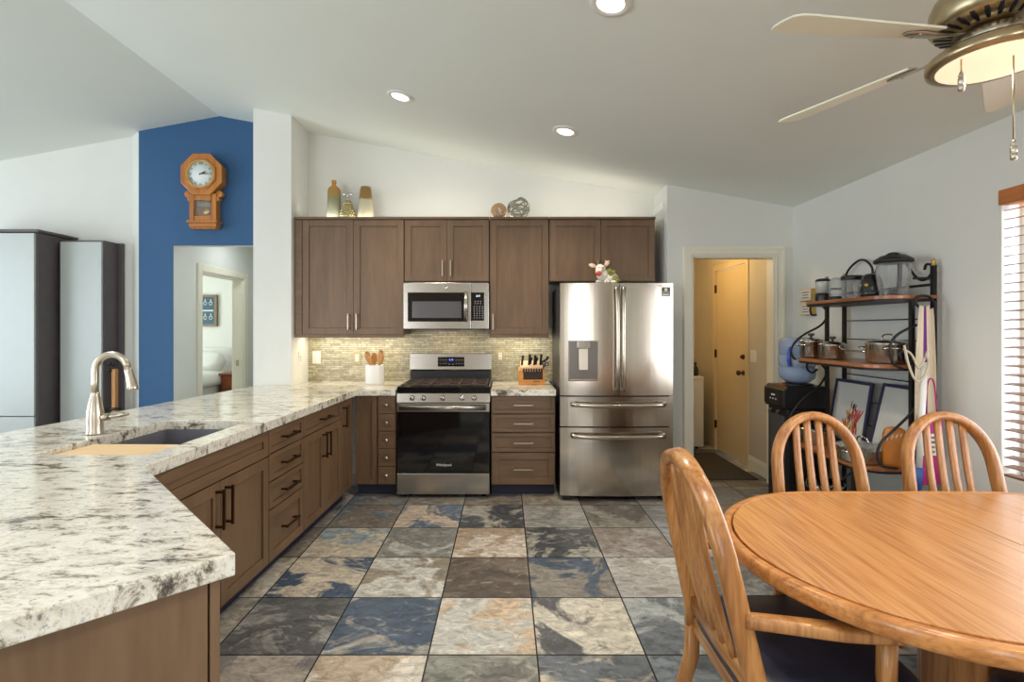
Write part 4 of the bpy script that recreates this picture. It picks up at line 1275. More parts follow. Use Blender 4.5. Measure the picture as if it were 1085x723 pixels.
# ================================================================== BEDROOM BEYOND
t = thing('framed_picture', 'blue picture with white knot motifs on the bedroom wall beyond the hall', 'picture', (-4.67, 8.28, 1.45))
x0, x1, z0, z1 = X(205, 8.27), X(230, 8.27), Z(346, 8.27), Z(312.5, 8.27)
mb = MB().box(x0, x0+.04, 8.255, 8.298, z0, z1).box(x1-.04, x1, 8.255, 8.298, z0, z1).box(x0+.04, x1-.04, 8.255, 8.298, z0, z0+.04).box(x0+.04, x1-.04, 8.255, 8.298, z1-.04, z1)
part('frame', mb, plain('picture_frame_brown', (120, 100, 72), .4), t)
pn = part('panel', MB().box(x0+.04, x1-.04, 8.275, 8.297, z0+.04, z1-.04), plain('picture_blue', (52, 92, 112), .6), t)
mb = MB().box(x0+.06, x1-.06, 8.270, 8.274, (z0+z1)/2-.012, (z0+z1)/2+.012)
for i in range(3):
    for zz in (z0+.14, z1-.14):
        cx_ = x0+.10+i*.09
        mb.tube(arc((cx_, 8.271, zz), .026, 0, 2*PI, 12)[:-1], .007, 6, True).box(cx_-.007, cx_+.007, 8.269, 8.274, zz+.02, zz+.07)
part('motifs', mb, M_paper, pn)
t = thing('bed', 'bed with white linens seen through the bedroom doorway', 'bed', (-4.8, 7.5, 0))
part('mattress', MB().box(-5.9, -4.22, 6.3, 8.2, .30, .62), M_cloth, t, bev=.05)
part('duvet', MB().cushion(-5.0, 7.05, 1.74, 1.6, .55, .76, 6), M_cloth, t)
part('headboard', MB().sweep([(-5.9, 8.22, .85), (-3.72, 8.22, .85)], .04, .22, (0, 0, 1), 16, 5), M_cloth, t)
part('base', MB().box(-5.85, -4.25, 6.35, 8.15, .08, .2995), M_night, t)
for x in (-5.8, -4.3):
    for y in (6.4, 8.1): part('leg', MB().box(x-.03, x+.03, y-.03, y+.03, 0, .08), M_night, t)
for i, (x, y) in enumerate(((-4.62, 7.80), (-5.35, 7.85))):
    mb = MB().cushion(0, 0, .66, .40, 0, .20, 3.2)
    m = Matrix.Translation((x, y, .78)) @ Matrix.Rotation(R(38), 4, 'X')
    single('pillow', MB().add(mb, m), M_cloth, ['white pillow propped on the bed on the nightstand side', 'white pillow propped on the bed on the far side from the nightstand'][i], 'pillow', 'pillows on the bed')
t = thing('nightstand', 'red-brown wooden nightstand beside the white bed', 'nightstand', (-3.88, 7.62, 0))
part('body', MB().box(-4.14, -3.62, 7.42, 7.85, .08, .70), M_night, t, bev=.004)
part('top', MB().box(-4.16, -3.60, 7.39, 7.87, .701, .73), M_night, t, bev=.004)
for z in (.12, .31, .50):
    o = part('drawer', MB().box(-4.11, -3.65, 7.40, 7.4195, z, z+.175), M_night, t, bev=.004)
    part('knob', MB().sphere((-3.88, 7.385, z+.088), .015, 10, 6), M_brass, o)
for x in (-4.11, -3.65):
    for y in (7.45, 7.82): part('foot', MB().box(x-.02, x+.02, y-.02, y+.02, 0, .0795), M_night, t)

# ================================================================== UTILITY ROOM
t = thing('washing_machine', 'white washing machine in the utility room', 'washing machine', (1.93, 6.1, 0))
part('cabinet', MB().box(1.62, 2.26, 5.80, 6.42, .03, .80), M_white, t, bev=.006)
part('lid', MB().box(1.62, 2.26, 5.79, 6.25, .801, .83), M_white, t, bev=.006)
part('console', MB().prism([(6.25, .801), (6.42, .801), (6.42, .95), (6.33, .95)], 1.62, 2.26, 0), M_white, t, bev=.004)
for x in (1.68, 2.2):
    for y in (5.86, 6.36): part('foot', MB().lathe([(.02, 0), (.02, .03)], (x, y, 0), 10), M_black, t)
bx_ = X(738, 5.86)
single('soap_bottle', MB().lathe([(.03, 0), (.035, .01), (.035, .07), (.025, .10), (.012, .115), (.012, .14), (.018, .145), (.018, .155), (.001, .156)], (bx_, 5.90, .83), 14), M_black, 'small dark bottle standing on the washing machine', 'bottle')
mb = MB().sweep(smooth_path([(1.62, 4.80, .98), (1.64, 4.80, 1.2), (1.66, 4.80, 1.5), (1.65, 4.80, 1.8), (1.63, 4.80, 1.96)]), .035, .12, (0, 1, 0), 12)
mb2 = MB(); mb2.box(1.501, 1.60, 4.72, 4.90, 1.93, 1.97)
hk = single('hanging_coat', mb, plain('coat_black', (34, 28, 28), .9), 'dark coat hanging just inside the utility doorway', 'coat')
single('coat_rail', MB().box(1.501, 1.66, 4.74, 4.88, 1.965, 1.99), M_trim, 'short pale coat rail inside the utility doorway', 'rail')
single('floor_mat', MB().prism([(1.66, 4.62), (2.30, 4.62), (2.30, 5.62), (1.66, 5.62)], .0005, .012, 2), M_mat, 'dark grey mat on the utility room floor', 'mat', bev=.004)

# ================================================================== DINING TABLE
TXL, TXR, TYC, TR = .670, 2.345, 1.480, .515


def race(ins, n=24):
    r = TR-ins; a, b = TXL+TR, TXR-TR
    out = [(a+r*math.cos(PI/2+PI*i/n), TYC+r*math.sin(PI/2+PI*i/n)) for i in range(n+1)]
    return out+[(b+r*math.cos(-PI/2+PI*i/n), TYC+r*math.sin(-PI/2+PI*i/n)) for i in range(n+1)]


tb = thing('dining_table', 'oval oak dining table with rounded rim under the ceiling fan', 'table', (1.52, TYC, 0))
rp = race(.036); mid = (TXL+TXR)/2
for s in (0, 1):
    if s == 0: poly = [p for p in rp if p[0] < mid]+[(mid-.0012, TYC-TR+.036), (mid-.0012, TYC+TR-.036)]
    else: poly = [p for p in rp if p[0] > mid]+[(mid+.0012, TYC+TR-.036), (mid+.0012, TYC-TR+.036)]
    part('tabletop_half', MB().prism(poly, .712, .7395, 2), M_oaky, tb, bev=.0015)
mb = MB(); path = [(p[0], p[1], .7165) for p in race(.0175, 40)]
mb.sweep(path, .0175, .0235, (0, 0, 1), 18, 2.8, closed=True)
part('rim', mb, M_rim, tb)
ra, rb = race(.30), race(.325)
part('apron', MB().holed(ra, rb, .625, .7115), M_oakx, tb)
c = .07; px0, px1, py0, py1 = 1.25, 1.79, 1.365, 1.60
part('pedestal', MB().prism([(px0, py0+c), (px0+c*.6, py0), (px1-c*.6, py0), (px1, py0+c), (px1, py1-c), (px1-c*.6, py1), (px0+c*.6, py1), (px0, py1-c)], .10, .7115, 2), M_oak, tb, bev=.004)
part('plinth', MB().box(px0-.04, px1+.04, py0-.0, py1+.02, 0, .0995), M_oakx, tb, bev=.012)


# ================================================================== CHAIRS
def make_chair(t, hw, ztop, arms):
    rec = .22

    def by(z): return .20+max(0, z-.45)*rec
    ref = Vector((0, 1, -rec)).normalized()
    z1 = ztop-.235 if not arms else ztop-.26
    rz_ = ztop-.022-z1

    def sx(z): return hw*(1+.10*max(0, z1-z)/.35)
    left = [(-sx(z), by(z), z) for z in (.40, .47, .54, .61, .68, .74)]
    left = [p for p in left if p[2] < z1-.01]
    top = [(-hw*math.cos(PI*i/20), by(z1+rz_*math.sin(PI*i/20)), z1+rz_*math.sin(PI*i/20)) for i in range(21)]
    right = [(-p[0], p[1], p[2]) for p in left[::-1]]
    part('back_frame', MB().sweep(left+top+right, .0185, .0265, ref, 14, 3.2), M_oak, t, True)
    wr = sx(.475)
    part('lower_rail', MB().sweep([(-wr+.012, by(.478), .478), (0, by(.478)+.004, .478), (wr-.012, by(.478), .478)], .024, .011, (0, 1, 0), 12, 4), M_oakx, t, True)
    for k in (-1.5, -.5, .5, 1.5):
        x = k*hw*.285
        zt_ = z1+rz_*math.sqrt(1-(x/hw)**2)-.008
        pts = []
        for i in range(11):
            u = i/10; z = .485+(zt_-.485)*u
            pts.append((x*(1.08-.08*u), by(z)+.014*math.sin(PI*u*1.0)*(1 if u < 1 else 0), z))
        part('slat', MB().sweep(pts, (.0150), .0085, ref, 10, 3), M_oak, t, True)
    sw, sd = hw*2+.075, .46
    part('seat_frame', MB().box(-sw/2+.02, sw/2-.02, -.215, .205, .375, .4295), M_oakx, t, True, .006)
    part('seat', MB().cushion(0, -.01, sw, sd, .43, .505, 5.5), M_leather, t, True)
    for s in (-1, 1):
        part('leg', MB().sweep([(s*(sw/2-.045), -.185, .376), (s*(sw/2-.045), -.19, .2), (s*(sw/2-.04), -.20, 0)], [.024, .021, .016], None, (0, 1, 0), 12, 3.5), M_oak, t, True)
        part('leg', MB().sweep([(s*sx(.40), by(.4), .44), (s*sx(.4), .205, .3), (s*(sx(.4)+.012), .25, .12), (s*(sx(.4)+.02), .285, 0)], [.0185, .021, .020, .017], [.0225, .023, .021, .017], (0, 1, 0), 12, 3.2), M_oak, t, True)
    if arms:
        za = .655
        for s in (-1, 1):
            xa = s*(sx(za)+.012)
            pts = smooth_path([(xa, by(za)-.005, za+.012), (xa+s*.012, .14, za+.006), (xa+s*.026, .03, za), (xa+s*.030, -.06, za-.003), (xa+s*.026, -.125, za-.010)], 4)
            n = len(pts); A = [.017+.010*min(1, i/8) for i in range(n)]; A[-1] = .018
            part('armrest', MB().sweep(pts, A, [.017]*(n-1)+[.013], (0, 0, 1), 14, 3.4), M_oak, t, True)
            part('arm_support', MB().sweep([(xa+s*.024, -.085, za-.010), (xa+s*.014, -.09, .54), (s*(sw/2+.006), -.10, .40)], .0185, .020, (0, 1, 0), 12, 3.4), M_oak, t, True)


G = 'oak dining chairs round the table'
t = thing('dining_chair', 'oak armchair with dark leather seat at the rounded end of the table', 'chair', (.820, 1.455, 0), R(90), G)
make_chair(t, .205, 1.03, True)
t = thing('dining_chair', 'oak bow-back side chair tucked under the far table edge in front of the water dispenser', 'chair', (1.335, 1.90, 0), 0, G)
make_chair(t, .174, 1.015, False)
dup(t, (1.885, 1.905, 0), R(-4), 'oak bow-back side chair tucked under the far table edge beside the window blind', G)
dup(t, (1.43, 1.10, 0), R(180), 'oak side chair on the camera side of the table, only its dark seat in view', G)

# ================================================================== WATER DISPENSER
wx0, wx1, wy0, wy1, wz = 2.055, 2.40, 3.76, 4.05, .945
wd = thing('water_dispenser', 'black floor-standing water dispenser beside the doorway, carrying a blue bottle', 'water dispenser', ((wx0+wx1)/2, (wy0+wy1)/2, 0))
part('cabinet', MB().box(wx0+.03, wx1, wy0+.004, wy1-.004, .01, .775), M_black, wd, bev=.012)
part('head', MB().prism([(wx0+.012, .776), (wx1, .776), (wx1, wz-.012), (wx1-.03, wz), (wx0+.03, wz), (wx0, wz-.03), (wx0, .80)], wy0, wy1, 1), M_black, wd, bev=.008)
part('front_grille', MB().box(wx0+.026, wx0+.031, wy0+.04, wy1-.04, .30, .72), M_dgrey, wd)
for k in range(2): part('tap', MB().tube([(wx0+.03, wy0+.09+k*.11, .755), (wx0+.005, wy0+.09+k*.11, .755), (wx0-.005, wy0+.09+k*.11, .73)], .010, 8), M_dgrey, wd)
part('button', MB().box(wx0+.035, wx0+.075, wy0+.10, wy0+.15, wz, wz+.008), plain('button_red', (196, 60, 40), .4), wd, bev=.003)
mb = MB()
for y, z, l in ((.15, .87, .05), (.15, .84, .012), (.19, .84, .012), (.11, .84, .012)): mb.box(wx0-.0015, wx0+.001, wy0+y-l/2, wy0+y+l/2, z-.005, z+.005)
part('indicator_marks', mb, M_white, wd)
wc = ((wx0+wx1)/2+.01, (wy0+wy1)/2)
part('collar', MB().lathe([(.11, 0), (.115, .006), (.09, .014), (.05, .016)], (*wc, wz), 28), M_black, wd)
t = thing('water_bottle', 'large ribbed blue plastic water bottle standing on the black dispenser', 'water bottle', (*wc, wz+.012))
pr = [(.040, 0), (.085, .012), (.118, .04), (.126, .07), (.126, .11), (.118, .120), (.118, .128), (.126, .138), (.126, .20), (.118, .21), (.118, .218), (.126, .228), (.126, .30), (.120, .33), (.10, .348), (.001, .352)]
part('shell', MB().lathe(pr, (*wc, wz+.012), 36), plain('jug_blue', (132, 160, 204), .15, vary=.05, coat=.4) if False else M_jug, t)
part('water', MB().lathe([(.035, .006), (.082, .018), (.112, .044), (.119, .07), (.119, .105), (.111, .116), (.111, .130), (.119, .141), (.001, .142)], (*wc, wz+.012), 30), glass('water', (176, 204, 236), 0, ior=1.33), t)
part('handle_inset', MB().sweep([(wc[0]-.10, wc[1]-.085, wz+.15), (wc[0]-.115, wc[1]-.09, wz+.19), (wc[0]-.115, wc[1]-.09, wz+.25), (wc[0]-.10, wc[1]-.085, wz+.29)], .014, .014, (1, 0, 0), 10), plain('jug_blue_deep', (60, 90, 190), .3), t)

# ================================================================== BAKER'S RACK
RY0, RY1, RBK = 2.905, 3.735, 2.465
rk = thing('bakers_rack', 'black iron scrollwork rack with three wooden shelves against the dining wall', 'rack', (2.3, 3.3, 0))


def shelf_poly(xf, r, ins=0):
    a, b, x0, x1 = RY0+ins, RY1-ins, xf+ins, RBK-ins
    pts = [(x1, a), (x1, b)]
    pts += [(x0+r-r*math.sin(PI/2*i/8), b-r+r*math.cos(PI/2*i/8)) for i in range(9)]
    pts += [(x0+r-r*math.cos(PI/2*i/8), a+r-r*math.sin(PI/2*i/8)) for i in range(9)]
    return pts


SH = [(1.565, 2.15, .12), (1.165, 2.09, .13), (.575, 2.04, .16)]
for z, xf, r in SH:
    s = part('shelf', MB().prism(shelf_poly(xf, r), z-.02, z, 2), M_shelf, rk, bev=.004)
    part('shelf_frame', MB().prism(shelf_poly(xf, r, .004), z-.034, z-.0203, 2), M_iron, s)
for y in (RY0+.016, RY1-.045):
    o = part('post', MB().box(RBK-.02, RBK, y-.012, y+.012, 0, 1.735), M_iron, rk)
    part('finial', MB().lathe([(.012, 0), (.012, .005), (.006, .010), (.012, .018), (.0135, .026), (.009, .036), (.001, .039)], (RBK-.01, y, 1.735), 14), M_gold, o)
    part('post', MB().box(2.32, 2.34, y-.012, y+.012, 0, 1.531), M_iron, rk)
    part('post', MB().box(2.07, 2.09, y-.012+(.12 if y < 3 else -.08), y+.012+(.12 if y < 3 else -.08), 0, .541), M_iron, rk)
mb = MB(); ya, yb_ = RY0+.016, RY1-.045
for z in (1.43, 1.30, 1.05, .88, .72): mb.tube([(RBK-.01, ya, z), (RBK-.01, yb_, z)], .0035, 6)
mb.box(RBK-.018, RBK-.004, ya, yb_, 1.62, 1.634)
part('back_rods', mb, M_iron, rk)
for y in (ya, yb_):
    part('side_bar', MB().box(2.34, RBK-.02, y-.006, y+.006, 1.655, 1.669), M_iron, rk)
    yy = y+(.12 if y < 3 else -.08)
    part('side_bar', MB().tube([(2.08, yy, .20), (RBK-.01, yy, .20)], .006, 6), M_iron, rk)
part('cross_brace', MB().tube([(2.08, ya+.12, .53), (2.08, yb_-.08, .04)], .006, 6), M_iron, rk)
part('cross_brace', MB().tube([(2.08, ya+.12, .04), (2.08, yb_-.08, .53)], .006, 6), M_iron, rk)
mb = MB()
for x in (2.08, 2.17, 2.26, 2.35, RBK-.012): mb.box(x-.004, x+.004, ya+.04, yb_-.04, .196, .204)
mb.box(2.08, RBK-.012, ya+.04, ya+.048, .197, .203).box(2.08, RBK-.012, yb_-.048, yb_-.04, .197, .203)
part('low_rack', mb, M_iron, rk)


def scroll(pts, Y): return MB().tube(smooth_path([P(a, b, Y) for a, b in pts], 5), .0075, 8)


part('scroll', scroll([(865, 334), (860, 333.5), (858.5, 327), (862, 322.8), (869, 323), (875, 329), (875, 338), (868, 346), (853, 354), (843, 362), (838.5, 370), (839, 377), (843, 381)], RY1-.01), M_iron, rk)
part('scroll', scroll([(866, 391.5), (861, 395), (856, 392), (854.8, 386.5), (860, 383), (868, 385), (875, 392), (874, 400), (866, 411), (850, 424), (838, 440), (833, 456), (836, 464)], RY1-.01), M_iron, rk)
part('scroll', scroll([(975, 326), (970.5, 322), (970.5, 316.5), (976, 313.5), (985, 315), (990.5, 323), (989.5, 335), (981, 341), (968, 346), (952, 354), (944, 364), (943.5, 375), (947, 386), (957, 391)], RY0-.03), M_iron, rk)
part('scroll', scroll([(954, 379), (953, 374.5), (957, 372.5), (963, 376), (968, 388), (972, 405), (973, 422), (967, 436), (946, 457), (933, 470), (929.4, 484), (935, 494), (951, 497)], RY0-.03), M_iron, rk)


def wallp(px, py):
    x = RBK-.01; Y = x*540/(px-535.3)
    return (x, Y, Z(py, Y))


part('crest_scroll', MB().tube(smooth_path([wallp(*q) for q in [(895, 297), (898, 288), (904, 280.5), (912, 275.5), (919, 277.5), (924, 284), (924.5, 291)]], 5), .0075, 8), M_iron, rk)
part('crest_scroll', MB().tube(smooth_path([wallp(*q) for q in [(927, 290), (932, 279), (941, 270), (951, 269), (958, 276), (963, 284), (970, 293), (977, 297), (984, 294), (988, 287), (986.5, 281), (981.5, 280.5), (979.5, 286)]], 5), .0075, 8), M_iron, rk)

# --- things on the top shelf
z = SH[0][0]


def rackpos(px, x): return (x, x*540/(px-535.3))


def jar(c, z, r0, r1, h, mat, name, t, wall=.004):
    pr = [(r0*.9, 0), (r0, .006), (r1, h), (r1-wall, h), (r0-wall, .008), (.001, .006)]
    return part(name, MB().lathe(pr, (*c, z), 28), mat, t)


c = rackpos(872, 2.27)
t = thing('coffee_grinder', 'small pale canister on a black base, at the doorway end of the top shelf', 'grinder', (*c, z))
part('base', MB().lathe([(.048, 0), (.05, .01), (.05, .05), (.046, .062), (.001, .062)], (*c, z), 24), M_black, t)
part('body', MB().lathe([(.046, .0625), (.047, .13), (.046, .145), (.001, .145)], (*c, z), 24), plain('canister_grey', (196, 194, 186), .15, vary=.04, coat=.4), t)
part('lid', MB().lathe([(.048, .1455), (.048, .158), (.030, .166), (.001, .166)], (*c, z), 24), M_black, t)
part('handle', MB().box(c[0]+.02, c[0]+.035, c[1]-.01, c[1]+.01, z+.166, z+.18), M_brass, t)
c = rackpos(886, 2.28)
t = thing('blender_cup', 'clear dome-shaped cup upside down on a black ring, second on the top rack shelf', 'cup', (*c, z))
part('ring', MB().lathe([(.044, 0), (.046, .004), (.046, .026), (.043, .030), (.001, .03)], (*c, z), 24), M_black, t)
part('cup', MB().lathe([(.042, .031), (.045, .06), (.044, .12), (.036, .150), (.02, .160), (.001, .162), (.001, .158), (.018, .156), (.033, .147), (.041, .118), (.042, .06), (.039, .031)], (*c, z), 24), M_glass, t)
c = rackpos(903, 2.28)
t = thing('glass_jar', 'clear jar with a flat black lid in the middle of the top rack shelf', 'jar', (*c, z))
jar(c, z, .060, .062, .128, M_glass, 'jar_body', t)
part('lid', MB().lathe([(.064, .1285), (.066, .134), (.066, .15), (.062, .155), (.001, .155)], (*c, z), 28), M_black, t)
c = rackpos(910.5, 2.215)
t = thing('drinking_glass', 'small clear tumbler standing in front of the black-lidded jar', 'glass', (*c, z))
jar(c, z, .027, .033, .085, M_glass, 'tumbler', t, .003)
c = rackpos(923, 2.27)
t = thing('motor_base', 'glossy black domed blender motor base beside the big lidded cup', 'blender', (*c, z))
part('housing', MB().lathe([(.062, 0), (.066, .006), (.068, .04), (.060, .09), (.046, .132), (.030, .148), (.001, .152)], (*c, z), 28), plain('gloss_black', (20, 18, 20), .12, coat=.5), t)
part('silver_band', MB().lathe([(.0665, .028), (.0695, .030), (.0695, .042), (.0672, .045)], (*c, z), 28), M_black, t)
part('switch', MB().lathe([(.012, 0), (.012, .010), (.001, .012)], (c[0]-.05, c[1]-.032, z+.075), 14, (-.8, -.55, .2)), M_gold, t)
c = rackpos(946.5, 2.31)
t = thing('blender_jar', 'large clear ribbed blender jar with a wide black lid, tallest item on the rack', 'blender', (*c, z))
pr = [(.062, 0), (.068, .008), (.085, .12), (.088, .195), (.085, .195), (.081, .12), (.063, .012), (.001, .010)]
part('jar_body', MB().lathe(pr, (*c, z), 10, smooth=False), M_glass, t)
part('lid', MB().lathe([(.088, .1955), (.098, .200), (.100, .215), (.092, .224), (.070, .238), (.066, .242), (.001, .242)], (*c, z), 28), M_black, t)
part('handle_column', MB().sweep([(c[0]-.010, c[1]-.055, z+.03), (c[0]-.012, c[1]-.065, z+.10), (c[0]-.014, c[1]-.07, z+.19)], .014, .008, (0, 1, 0), 10), M_black, t)
part('blades', MB().lathe([(.03, .012), (.03, .03), (.012, .04), (.001, .05)], (*c, z), 14), M_black, t)

# --- pots on the middle shelf
z = SH[1][0]
M_pot = steel('pot_steel', (196, 190, 180), .18, 2)


def pot(c, z, r, h, name, label, lid=True, seg=36, ht=None, glasslid=False, knob_=True):
    t = thing(name, label, 'pan', (*c, z))
    part('pan_body', MB().lathe([(r-.012, 0), (r-.003, .004), (r, .012), (r, h-.004), (r+.004, h), (r-.002, h), (r-.003, .012), (.001, .008)], (*c, z), seg), M_pot, t)
    if lid:
        l = part('lid', MB().lathe([(r+.005, h+.0005), (r+.004, h+.006), (r*.8, h+.016), (r*.3, h+.026), (.001, h+.028)], (*c, z), seg), M_glass if glasslid else M_pot, t)
        if knob_: part('knob', MB().lathe([(.008, h+.026), (.008, h+.036), (.020, h+.044), (.022, h+.054), (.016, h+.058), (.001, h+.058)], (*c, z), 16), M_dgrey, l)
        else:
            part('lid_handle', MB().tube(smooth_path([(c[0], c[1]+.05, z+h+.020), (c[0], c[1]+.045, z+h+.045), (c[0], c[1]+.02, z+h+.055), (c[0], c[1]-.02, z+h+.055), (c[0], c[1]-.045, z+h+.045), (c[0], c[1]-.05, z+h+.020)], 4), .005, 8), M_chrome, l)
    return t


def long_handle(t, c, z, r, h, ang, L, rise=.02):
    d = Vector((math.cos(ang), math.sin(ang), 0)); o = Vector((*c, z+h*.8))
    part('long_handle', MB().sweep(smooth_path([o+d*(r-.002), o+d*(r+.03)+Vector((0, 0, rise)), o+d*(r+L*.5)+Vector((0, 0, rise*1.2)), o+d*(r+L)+Vector((0, 0, rise*1.4))], 4), .010, .006, (0, 0, 1), 10), M_chrome, t)


def loop(t, c, z, r, h, ang):
    d = Vector((math.cos(ang), math.sin(ang), 0)); s = Vector((-d.y, d.x, 0)); o = Vector((*c, z+h*.72))
    part('loop_handle', MB().tube(smooth_path([o+d*(r-.002)+s*.04, o+d*(r+.03)+s*.035+Vector((0, 0, .008)), o+d*(r+.042)+Vector((0, 0, .01)), o+d*(r+.03)-s*.035+Vector((0, 0, .008)), o+d*(r-.002)-s*.04], 4), .005, 8), M_chrome, t)


c = rackpos(859.5, 2.20)
t = pot(c, z, .070, .118, 'saucepan', 'tall lidded steel saucepan at the dispenser end of the middle shelf')
loop(t, c, z, .070, .118, R(200))
c = rackpos(882, 2.22)
t = pot(c, z, .078, .098, 'saucepan', 'lidded steel saucepan with a long handle, second on the middle shelf')
long_handle(t, c, z, .078, .098, R(-82), .20, -.01)
c = rackpos(941, 2.30)
t = pot(c, z, .112, .118, 'stock_pot', 'wide steel pot with a wire lid handle at the window end of the middle shelf', knob_=False)
loop(t, c, z, .112, .118, R(-120)); loop(t, c, z, .112, .118, R(120))
# --- bottom shelf
z = SH[2][0]
c = rackpos(866, 2.19)
t = pot(c, z, .125, .095, 'saute_pan', 'steel lidded pan at the dispenser end of the bottom shelf, behind the chair slats')
long_handle(t, c, z, .125, .095, R(-95), .18, .02)
c = rackpos(914, 2.17)
t = pot(c, z, .135, .085, 'saute_pan', 'wide steel pan with a clear domed lid on the bottom rack shelf', glasslid=True, knob_=False)
loop(t, c, z, .135, .085, R(-150)); loop(t, c, z, .135, .085, R(150))
c = (2.22, 3.55)
single('steel_bowl', MB().lathe([(.05, 0), (.06, .004), (.10, .05), (.125, .10), (.129, .10), (.104, .048), (.001, .006)], (*c, .2045), 30), M_chrome, 'small steel bowl low on the rack near the floor, behind the chair legs', 'bowl')


# --- leaning frames on the bottom shelf
def leaning(name, label, y0, y1, h, lean, motif, zb=.577):
    t = thing(name, label, 'picture frame', (RBK-.03-lean, (y0+y1)/2, zb))
    ang = math.atan2(lean, h)
    m = Matrix.Translation((RBK-.035-lean, 0, zb)) @ Matrix.Rotation(ang, 4, 'Y')
    f = .02; b = MB().box(-.009, .009, y0, y0+f, 0, h).box(-.009, .009, y1-f, y1, 0, h).box(-.009, .009, y0+f, y1-f, 0, f).box(-.009, .009, y0+f, y1-f, h-f, h)
    part('frame', MB().add(b, m), M_navy, t, bev=.002)
    p_ = part('print', MB().add(MB().box(-.002, .004, y0+f, y1-f, f, h-f), m), M_paper, t)
    if motif:
        rd = random.Random(5)
        for cname, col, n in (('red_strokes', (208, 92, 76), 16), ('yellow_strokes', (232, 180, 70), 7), ('dark_strokes', (48, 42, 58), 14)):
            b = MB(); dk = cname == 'dark_strokes'
            for i in range(n):
                zz = rd.uniform(.06, .20 if not dk else .25); sp_ = .075*(1-.5*zz/.25)
                yy = y0+.145+rd.uniform(-sp_, sp_)
                l = rd.uniform(.05, .09) if not dk else rd.uniform(.03, .05); a = rd.uniform(-.6, .6)
                b.sweep([(-.0022-.0002*i/n, yy, zz), (-.0024, yy+a*l*.4, zz+l*.5), (-.0022, yy+a*l, zz+l)], [.008, .012, .004] if not dk else [.004, .006, .003], .0006, (1, 0, 0), 6)
            part(cname, MB().add(b, m), plain(cname, col, .7), p_)
    return t


leaning('framed_print', 'navy-framed print with a small colourful splash, leaning on the rack beside the dispenser', 3.36, 3.73, .44, .07, True)
leaning('framed_print', 'navy-framed blank pale print leaning on the rack behind the clear-lidded pan', 2.945, 3.265, .46, .11, False)
# --- amber pouch
mb = MB().cushion(0, 0, .12, .055, 0, .23, 3)
m = Matrix.Translation((2.245, 2.94, .576)) @ Matrix.Rotation(R(-20), 4, 'Z')
M_amber = plain('amber_leather', (190, 116, 46), .3, vary=.12, scale=20, coat=.3)
pc_ = thing('amber_pouch', 'glossy amber pouch with pale stitches on the bottom shelf beside the clear-lidded pan', 'pouch', (2.245, 2.94, .576))
part('pouch_body', MB().add(mb, m), M_amber, pc_)
mb = MB()
for k in range(5): mb.tube([(-.045+k*.022, -.027, .15+.010*k), (-.037+k*.022, -.025, .18+.006*k)], .0022, 6)
part('stitches', MB().add(mb, m), M_cloth, pc_)

# --- things hung at the window end of the rack
hx, hy = 2.365, RY0-.04


def drape(name, label, x0, x1, y, zt_, zb, mats, stripe, folds, amp, seed):
    rd = random.Random(seed); n = 26; rows = 16; mb = MB(); vs = []; ph = rd.uniform(0, 6)
    for side in (0, 1):
        for j in range(rows+1):
            v = j/rows; zz = zt_+(zb-zt_)*v; gather = .55+.45*min(1, v*2.2)**.7
            for i in range(n+1):
                u = i/n-.5
                vs.append(((x0+x1)/2+u*(x1-x0)*gather, y+amp*math.sin(u*folds+ph+.4*v)*(.4+.6*v)+(.005 if side else 0), zz-.008*math.cos(u*3)))
    o = (rows+1)*(n+1)
    for side in (0, 1):
        for j in range(rows):
            for i in range(n):
                a = side*o+j*(n+1)+i; f = (a, a+1, a+n+2, a+n+1)
                u = (i+.5)/n
                mb.mat(1 if stripe and stripe[0] < u < stripe[1] else 0)
                mb.f.append(list(f if side else f[::-1])); mb.mi.append(mb.cur); mb.sm.append(True)
    mb.mat(0)
    bd = [i for i in range(n+1)]; edge = [(0, i) for i in range(n)]
    for j, base in ((0, 0), (rows, rows*(n+1))):
        for i in range(n):
            mb.f.append([base+i, base+i+1, o+base+i+1, o+base+i]); mb.mi.append(0); mb.sm.append(True)
    for j in range(rows):
        for i in (0, n):
            a = j*(n+1)+i; b = a+n+1; mb.f.append([a, b, o+b, o+a]); mb.mi.append(0); mb.sm.append(True)
    mb.v = [Vector(q) for q in vs]
    return single(name, mb, mats, label, 'towel' if 'towel' in name else 'apron')


drape('hanging_towel', 'beige cloth with a purple stripe hanging from the window end of the rack', 2.285, 2.385, 2.835, 1.505, .70, [M_beige, M_purple], (.42, .60), 15, .012, 4)
drape('hanging_apron', 'plain cream cloth hanging behind the purple-striped one', 2.345, 2.425, 2.862, 1.49, .66, [M_beige], None, 12, .010, 9)
t = thing('pole', 'white pole with a blue lower end leaning by the hanging cloths', 'pole', (2.30, 2.775, .02))
part('shaft', MB().tube([(2.245, 2.765, .62), (2.285, 2.775, 1.19)], .015, 12), M_white, t)
part('blue_end', MB().tube([(2.236, 2.763, .50), (2.245, 2.765, .619)], .019, 12), M_bluep, t)
part('lower_shaft', MB().tube([(2.20, 2.755, .02), (2.236, 2.763, .499)], .013, 12), M_iron, t)
mb = MB()
mb.tube(smooth_path([P(958, 366, 2.75), (P(962, 384, 2.75)), P(968, 400, 2.75), P(974, 404, 2.75), P(981, 396, 2.75), P(984, 384, 2.75), P(981, 376, 2.75)], 5), .006, 8)
mb.tube(smooth_path([P(957, 370, 2.76), P(966, 376, 2.76), P(973, 390, 2.76), P(979, 382, 2.76), P(983, 372, 2.76)], 5), .0055, 8)
single('cord_loop', mb, plain('loop_beige', (196, 184, 160), .7), 'looped beige cord hanging over the purple-striped cloth', 'cord')
t = thing('shopping_bag', 'white printed bag with a magenta bottom hanging low at the rack end', 'bag', (2.30, 2.79, .50))
bx0, bx1 = 2.275, 2.385; yb0, yb1 = 2.775, 2.805
